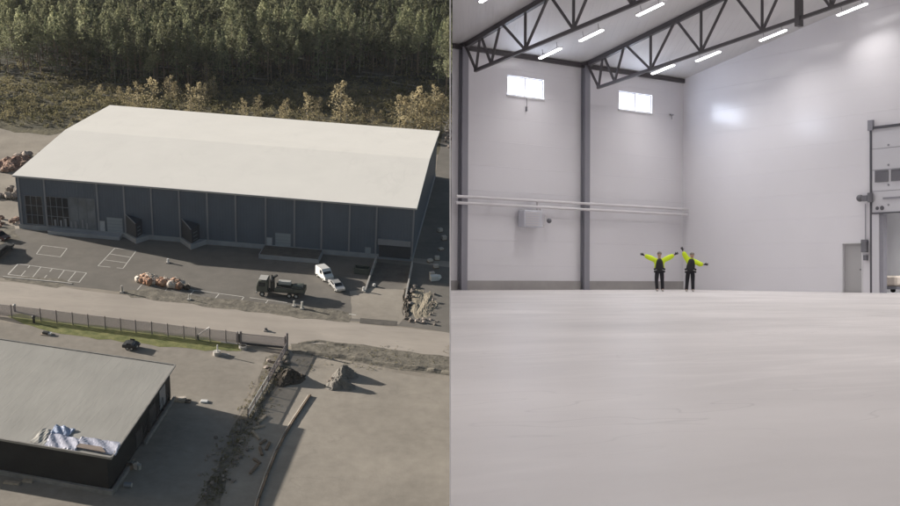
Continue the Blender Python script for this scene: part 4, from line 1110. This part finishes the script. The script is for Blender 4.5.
for a in (-.05, .72, 1.5, 2.3):
    f = MB().b2((-.1, a, 4.78), (-.0825, a+.57, 5.2)).build('window', 'door_window', pn); mb = MB()
    mb.b2((-.112, a-.04, 4.74), (-.101, a+.61, 4.78)); mb.b2((-.112, a-.04, 5.2), (-.101, a+.61, 5.24)); mb.b2((-.112, a-.04, 4.78), (-.101, a, 5.2)); mb.b2((-.112, a+.57, 4.78), (-.101, a+.61, 5.2)); mb.build('window_frame', 'box_grey', f)
MB().b2((-.14, -.235, DH-.06), (-.002, 4.4, DH-.002)).build('bottom_seal', 'track_dark', dk)
MB().b2((-.1, -.235, 0), (-.02, .10, DH-.064)).build('jamb', 'door_panel', dk)
MB().b2((-.06, .104, 0), (.2, .28, DH-.064)).build('inner_jamb', 'column_grey', dk)
mb = MB(); mb.rod((-.2, -.25, 3.9), (-.2, -.25, 4.3), .12); mb.b2((-.3, -.62, 3.95), (-.1, -.34, 4.2)); mb.ball((-.2, -.75, 4.1), .16); mb.build('motor', 'box_grey', dk)
mb = MB(); mb.rod((-.11, .02, 3.63), (-.09, .02, 3.63), .08); mb.rod((-.11, .25, 3.63), (-.09, .25, 3.63), .1); mb.build('bolt', 'track_dark', dk)
t = thing('control_box', 'grey control box on the wall just left of the loading door rail', 'control box', (CU-.01, 10.62, 1.75), 0, None, HFI)
MB().b2((-.2, -.14, 0), (-.003, .12, .55)).bevel(.02).build('housing', 'box_grey', t); MB().b2((-.14, -.05, -.35), (-.003, .1, -.12)).build('socket', 'box_grey', t); MB().rod((-.05, 0, .55), (-.05, 0, 2.1), .02).build('cable', 'column_grey', t)
# pallet truck left in the vestibule
t = thing('pallet_truck', 'low grey pallet truck with wrapped load inside the loading gateway', 'pallet truck', (CU+1.9, 10.75, 0), .2, None, HFI)
MB().b2((-.5, -.6, .15), (.5, .6, .28)).build('fork', 'box_grey', t); MB().b2((-.45, -.5, .283), (.45, .5, .75)).bevel(.08).build('load', 'sack_white', t)
for x in (-.35, .35): MB().rod((x-.06, -.45, .1), (x+.06, -.45, .1), .1).build('wheel', 'rubber', t)
MB().bar((0, -.6, .25), (0, -.85, 1.2), .05).build('handle', 'box_grey', t)

# ------------------------------------------------------------------ people
def skin_mesh(verts, edges, radii, name, m, parent, root=0, sub=2, smooth=True, flat=None):
    me = bpy.data.meshes.new(name); me.from_pydata(verts, edges, []); me.update()
    o = bpy.data.objects.new(name, me); COL.objects.link(o)
    md = o.modifiers.new('skin', 'SKIN'); md.use_smooth_shade = True; md.branch_smoothing = .6
    if not me.skin_vertices:
        me.attributes  # data layer is made with the modifier
    sv = me.skin_vertices[0].data if me.skin_vertices else None
    if sv is None:
        bpy.context.view_layer.objects.active = o; bpy.ops.mesh.customdata_skin_add(); sv = me.skin_vertices[0].data
    for i, r in enumerate(radii):
        sv[i].radius = r if isinstance(r, tuple) else (r, r); sv[i].use_root = (i == root)
    s = o.modifiers.new('sub', 'SUBSURF'); s.levels = sub; s.render_levels = sub
    bpy.context.view_layer.update()
    dg = bpy.context.evaluated_depsgraph_get()
    nm = bpy.data.meshes.new_from_object(o.evaluated_get(dg)); nm.name = name
    o.modifiers.clear(); o.data = nm; nm.materials.clear(); nm.materials.append(MATS[m])
    for p in nm.polygons: p.use_smooth = True
    o.parent = parent
    return o

def person(label, u_xy, yaw, J, hairm='hair_grey'):
    """J: joints in metres, viewer faces +Y side: x to the picture's right, y away from the viewer"""
    t = thing('person', label, 'person', group=None)
    t.matrix_world = HALL @ Matrix.Translation(u_xy) @ Matrix.Rotation(yaw, 4, 'Z') @ Matrix.Scale(.98, 4)
    V = []; E = []; Rr = []
    def add(p, r, prev=None):
        V.append(tuple(p)); Rr.append(r)
        if prev is not None: E.append((prev, len(V)-1))
        return len(V)-1
    pel = add(J['pelvis'], (.12, .09)); wst = add(J['waist'], (.105, .08), pel); ch = add(J['chest'], (.13, .09), wst); nk = add(J['neck'], .065, ch)
    hd0 = add(J['head']-Vector((0, 0, .07)), .075, nk); hd = add(J['head'], (.082, .1), hd0); hd2 = add(J['head']+Vector((0, .01, .09)), .07, hd)
    for s in ('l', 'r'):
        sh = add(J['sh'+s], .07, ch); el = add(J['el'+s], .047, sh); wr = add(J['wr'+s], .03, el)
        hp = add(J['hip'+s], .08, pel); kn = add(J['kn'+s], .062, hp); an = add(J['an'+s], .042, kn); to = add(J['an'+s]+Vector((0, -.14, -.05)), .035, an)
    body = skin_mesh(V, E, Rr, 'body', 'skin', t)
    # face
    h = J['head']
    mb = MB()
    for sx in (-1, 1): mb.ball(h+Vector((sx*.032, -.088, .01)), .012, 1)
    mb.build('eyes', 'eye_dark', body)
    mb = MB(); mb.ball(h+Vector((0, -.10, -.015)), .016, 1, (1, 1.2, 1.6)); 
    for sx in (-1, 1): mb.ball(h+Vector((sx*.083, .0, 0)), .022, 1, (.5, 1, 1.4))
    mb.build('nose_and_ears', 'skin', body, True)
    mb = MB(); mb.b2(h+Vector((-.025, -.094, -.055)), h+Vector((.025, -.085, -.047))); mb.build('mouth', 'terracotta', body)
    mb = MB(); mb.ball(h+Vector((0, .022, .035)), .112, 3, (.92, 1.0, .95))
    for q in [q for q in mb.bm.verts if q.co.z < h.z+.02 and q.co.y < h.y+.0]: q.co.z = h.z+.035; q.co.y = max(q.co.y, h.y-.085)
    mb.build('hair', hairm, body, True)
    # jacket
    V2, E2, R2 = [], [], []
    def add2(p, r, prev=None):
        V2.append(tuple(p)); R2.append(r)
        if prev is not None: E2.append((prev, len(V2)-1))
        return len(V2)-1
    j0 = add2(J['pelvis']+Vector((0, 0, .04)), (.30, .18)); j1 = add2(J['waist'], (.26, .17), j0); j2 = add2(J['chest'], (.25, .17), j1); j3 = add2(J['neck'], .085, j2)
    for s in ('l', 'r'):
        a = add2(J['sh'+s], .125, j2); b = add2(J['el'+s], .125, a); c = add2(J['el'+s].lerp(J['wr'+s], .86), .085, b)
    skin_mesh(V2, E2, R2, 'jacket', 'hivis', t)
    # black work vest over the middle of the jacket
    ax = (J['chest']-J['pelvis'])
    c0, c1 = J['pelvis']+Vector((0, 0, .0)), J['chest']+Vector((0, 0, .13))
    V3 = [tuple(c0+Vector((0, -.09, -.05))), tuple(J['waist']+Vector((0, -.115, 0))), tuple(J['chest']+Vector((0, -.12, 0))), tuple(c1+Vector((0, -.07, .02)))]
    vest = skin_mesh(V3, [(0, 1), (1, 2), (2, 3)], [(.22, .15), (.19, .14), (.16, .13), (.09, .08)] if 'left' in label[:5] else [(.23, .16), (.21, .15), (.17, .14), (.11, .09)], 'vest', 'vest_black', t)
    mb = MB(); mb.b2(J['waist']+Vector((-.05, -.185, .02)), J['waist']+Vector((.05, -.17, .1))); mb.build('badge', 'reflective', vest)
    # reflective hem and black hem of jacket
    for zz, rr, m, n, hh in ((-.10, 1.0, 'vest_black', 'hem', .10), (-.145, 1.0, 'reflective', 'reflective_band', .04), (-.2, 1.0, 'vest_black', 'pouch', .08)):
        c = J['waist']+Vector((0, 0, zz))
        for sx in (-1, 1):
            mb = MB(); mb.box(None, (.19, .28, hh), M=Matrix.Translation(c+Vector((sx*.155, -.05, 0))) @ Matrix.Rotation(sx*.38, 4, 'Y'))
            mb.bevel(.02); mb.build(n, m, t)
    V4, E4, R4 = [], [], []
    def add4(p, r, prev=None):
        V4.append(tuple(p)); R4.append(r)
        if prev is not None: E4.append((prev, len(V4)-1))
        return len(V4)-1
    p0 = add4(J['waist'], (.20, .15)); p1 = add4(J['pelvis'], (.20, .155), p0)
    for s in ('l', 'r'):
        a = add4(J['hip'+s], .13, p1); b = add4(J['kn'+s], .085, a); c = add4(J['an'+s]+Vector((0, 0, -.06)), .075, b)
    skin_mesh(V4, E4, R4, 'trousers', 'trouser_black', t)
    for s in ('l', 'r'):
        a = J['an'+s]; mb = MB(); mb.box(Vector((a.x, a.y-.06, .05)), (.10, .28, .095)); mb.bevel(.03, 2); sh = mb.build('shoe', 'shoe', t, True)
        MB().b2((a.x-.052, a.y-.205, .002), (a.x+.052, a.y+.085, .018)).build('sole', 'reflective', sh)
        # gloved hand: palm, four fingers and thumb, one skinned surface each hand
        wr = J['wr'+s]; d = (wr-J['el'+s]).normalized(); side = Vector((0, 1, 0)).cross(d).normalized()
        if side.z < 0: side = -side
        fwd = Vector((0, -1, 0))
        V5 = [tuple(wr-d*.03), tuple(wr+d*.05)]; E5 = [(0, 1)]; R5 = [.036, (.045, .03)]
        for k, (o_, l_) in enumerate(((.033, .075), (.011, .085), (-.011, .08), (-.032, .062))):
            i0 = len(V5)
            b_ = wr+d*.095+side*o_; m1 = b_+d*l_*.5+fwd*.006+side*o_*.25; m2 = b_+d*l_*.95+fwd*.022+side*o_*.35
            V5 += [tuple(b_), tuple(m1), tuple(m2)]; E5 += [(1, i0), (i0, i0+1), (i0+1, i0+2)]; R5 += [.014, .012, .010]
        i0 = len(V5); V5 += [tuple(wr+d*.045+side*.05+fwd*.012), tuple(wr+d*.09+side*.082+fwd*.02)]; E5 += [(1, i0), (i0, i0+1)]; R5 += [.015, .012]
        skin_mesh(V5, E5, R5, 'glove', 'vest_black', t, 0, 1)
    return t
X = Vector
J1 = dict(pelvis=X((0, 0, .93)), waist=X((0, 0, 1.10)), chest=X((0, 0, 1.32)), neck=X((0, 0, 1.50)), head=X((0, -.01, 1.63)),
          shl=X((-.19, 0, 1.40)), ell=X((-.44, -.03, 1.50)), wrl=X((-.68, -.06, 1.60)), shr=X((.19, 0, 1.40)), elr=X((.42, -.03, 1.50)), wrr=X((.66, -.06, 1.63)),
          hipl=X((-.10, 0, .88)), knl=X((-.13, -.02, .50)), anl=X((-.10, 0, .11)), hipr=X((.10, 0, .88)), knr=X((.12, -.02, .50)), anr=X((.14, 0, .11)))
J2 = dict(pelvis=X((-.02, 0, .92)), waist=X((-.01, 0, 1.09)), chest=X((.03, -.02, 1.31)), neck=X((.05, -.03, 1.49)), head=X((.06, -.06, 1.60)),
          shl=X((-.14, 0, 1.42)), ell=X((-.26, -.03, 1.60)), wrl=X((-.34, -.05, 1.80)), shr=X((.22, 0, 1.34)), elr=X((.38, -.03, 1.20)), wrr=X((.58, -.06, 1.20)),
          hipl=X((-.11, 0, .87)), knl=X((-.15, -.03, .49)), anl=X((-.18, 0, .11)), hipr=X((.09, 0, .87)), knr=X((.09, -.03, .49)), anr=X((.10, 0, .11)))
person('left person in yellow jacket and black vest with both arms spread upward', Vector((9.53, 50.27, 0))*.945, -.15, J1)
person('right person in yellow jacket with one arm raised and the other stretched low', Vector((10.94, 50.2, 0))*.94, -.15, J2)

# ================================================================== AIR
hz = bpy.data.materials.new('haze'); hz.use_nodes = True; nt = hz.node_tree
for n in list(nt.nodes):
    if n.type != 'OUTPUT_MATERIAL': nt.nodes.remove(n)
pv = nt.nodes.new('ShaderNodeVolumePrincipled'); pv.inputs['Color'].default_value = (.9, .92, 1, 1); pv.inputs['Density'].default_value = .00005
nt.links.new(pv.outputs[0], [n for n in nt.nodes if n.type == 'OUTPUT_MATERIAL'][0].inputs['Volume'])
o = MB().b2((-3100, -1600, -1), (3100, 4600, 130)).build('haze', hz); tag(o, 'thin haze in the air over the site', 'haze', kind='stuff')

# ================================================================== LIGHT
EL = R(15.5); AZ = R(-17)                      # the way the light travels along the ground
dirv = Vector((math.cos(AZ)*math.cos(EL), math.sin(AZ)*math.cos(EL), -math.sin(EL)))
sd = bpy.data.lights.new('sun', 'SUN'); sd.energy = 4.5; sd.angle = R(.5); sd.color = (1, .93, .84)
so = bpy.data.objects.new('sun', sd); COL.objects.link(so); so.location = (-50, 60, 150)
so.rotation_euler = dirv.to_track_quat('-Z', 'Y').to_euler()
W = bpy.data.worlds.new('World'); S.world = W; W.use_nodes = True
nt = W.node_tree; bg = nt.nodes['Background']
sky = nt.nodes.new('ShaderNodeTexSky'); sky.sky_type = 'NISHITA'; sky.sun_disc = False
sky.sun_elevation = EL
s = -dirv                                       # toward the sun; rotation is clockwise from +Y
sky.sun_rotation = math.atan2(s.x, s.y) % (2*math.pi)
sky.air_density = 1.2; sky.dust_density = 2.5; sky.ozone_density = 1.0
nt.links.new(sky.outputs[0], bg.inputs['Color']); bg.inputs['Strength'].default_value = .042
S.view_settings.view_transform = 'Standard'; S.view_settings.look = 'None'; S.view_settings.gamma = 1
S.view_settings.exposure = .93
S.view_settings.use_curve_mapping = False
S.cycles.max_bounces = 6; S.cycles.diffuse_bounces = 4; S.cycles.transparent_max_bounces = 8
S.render.engine = 'CYCLES'
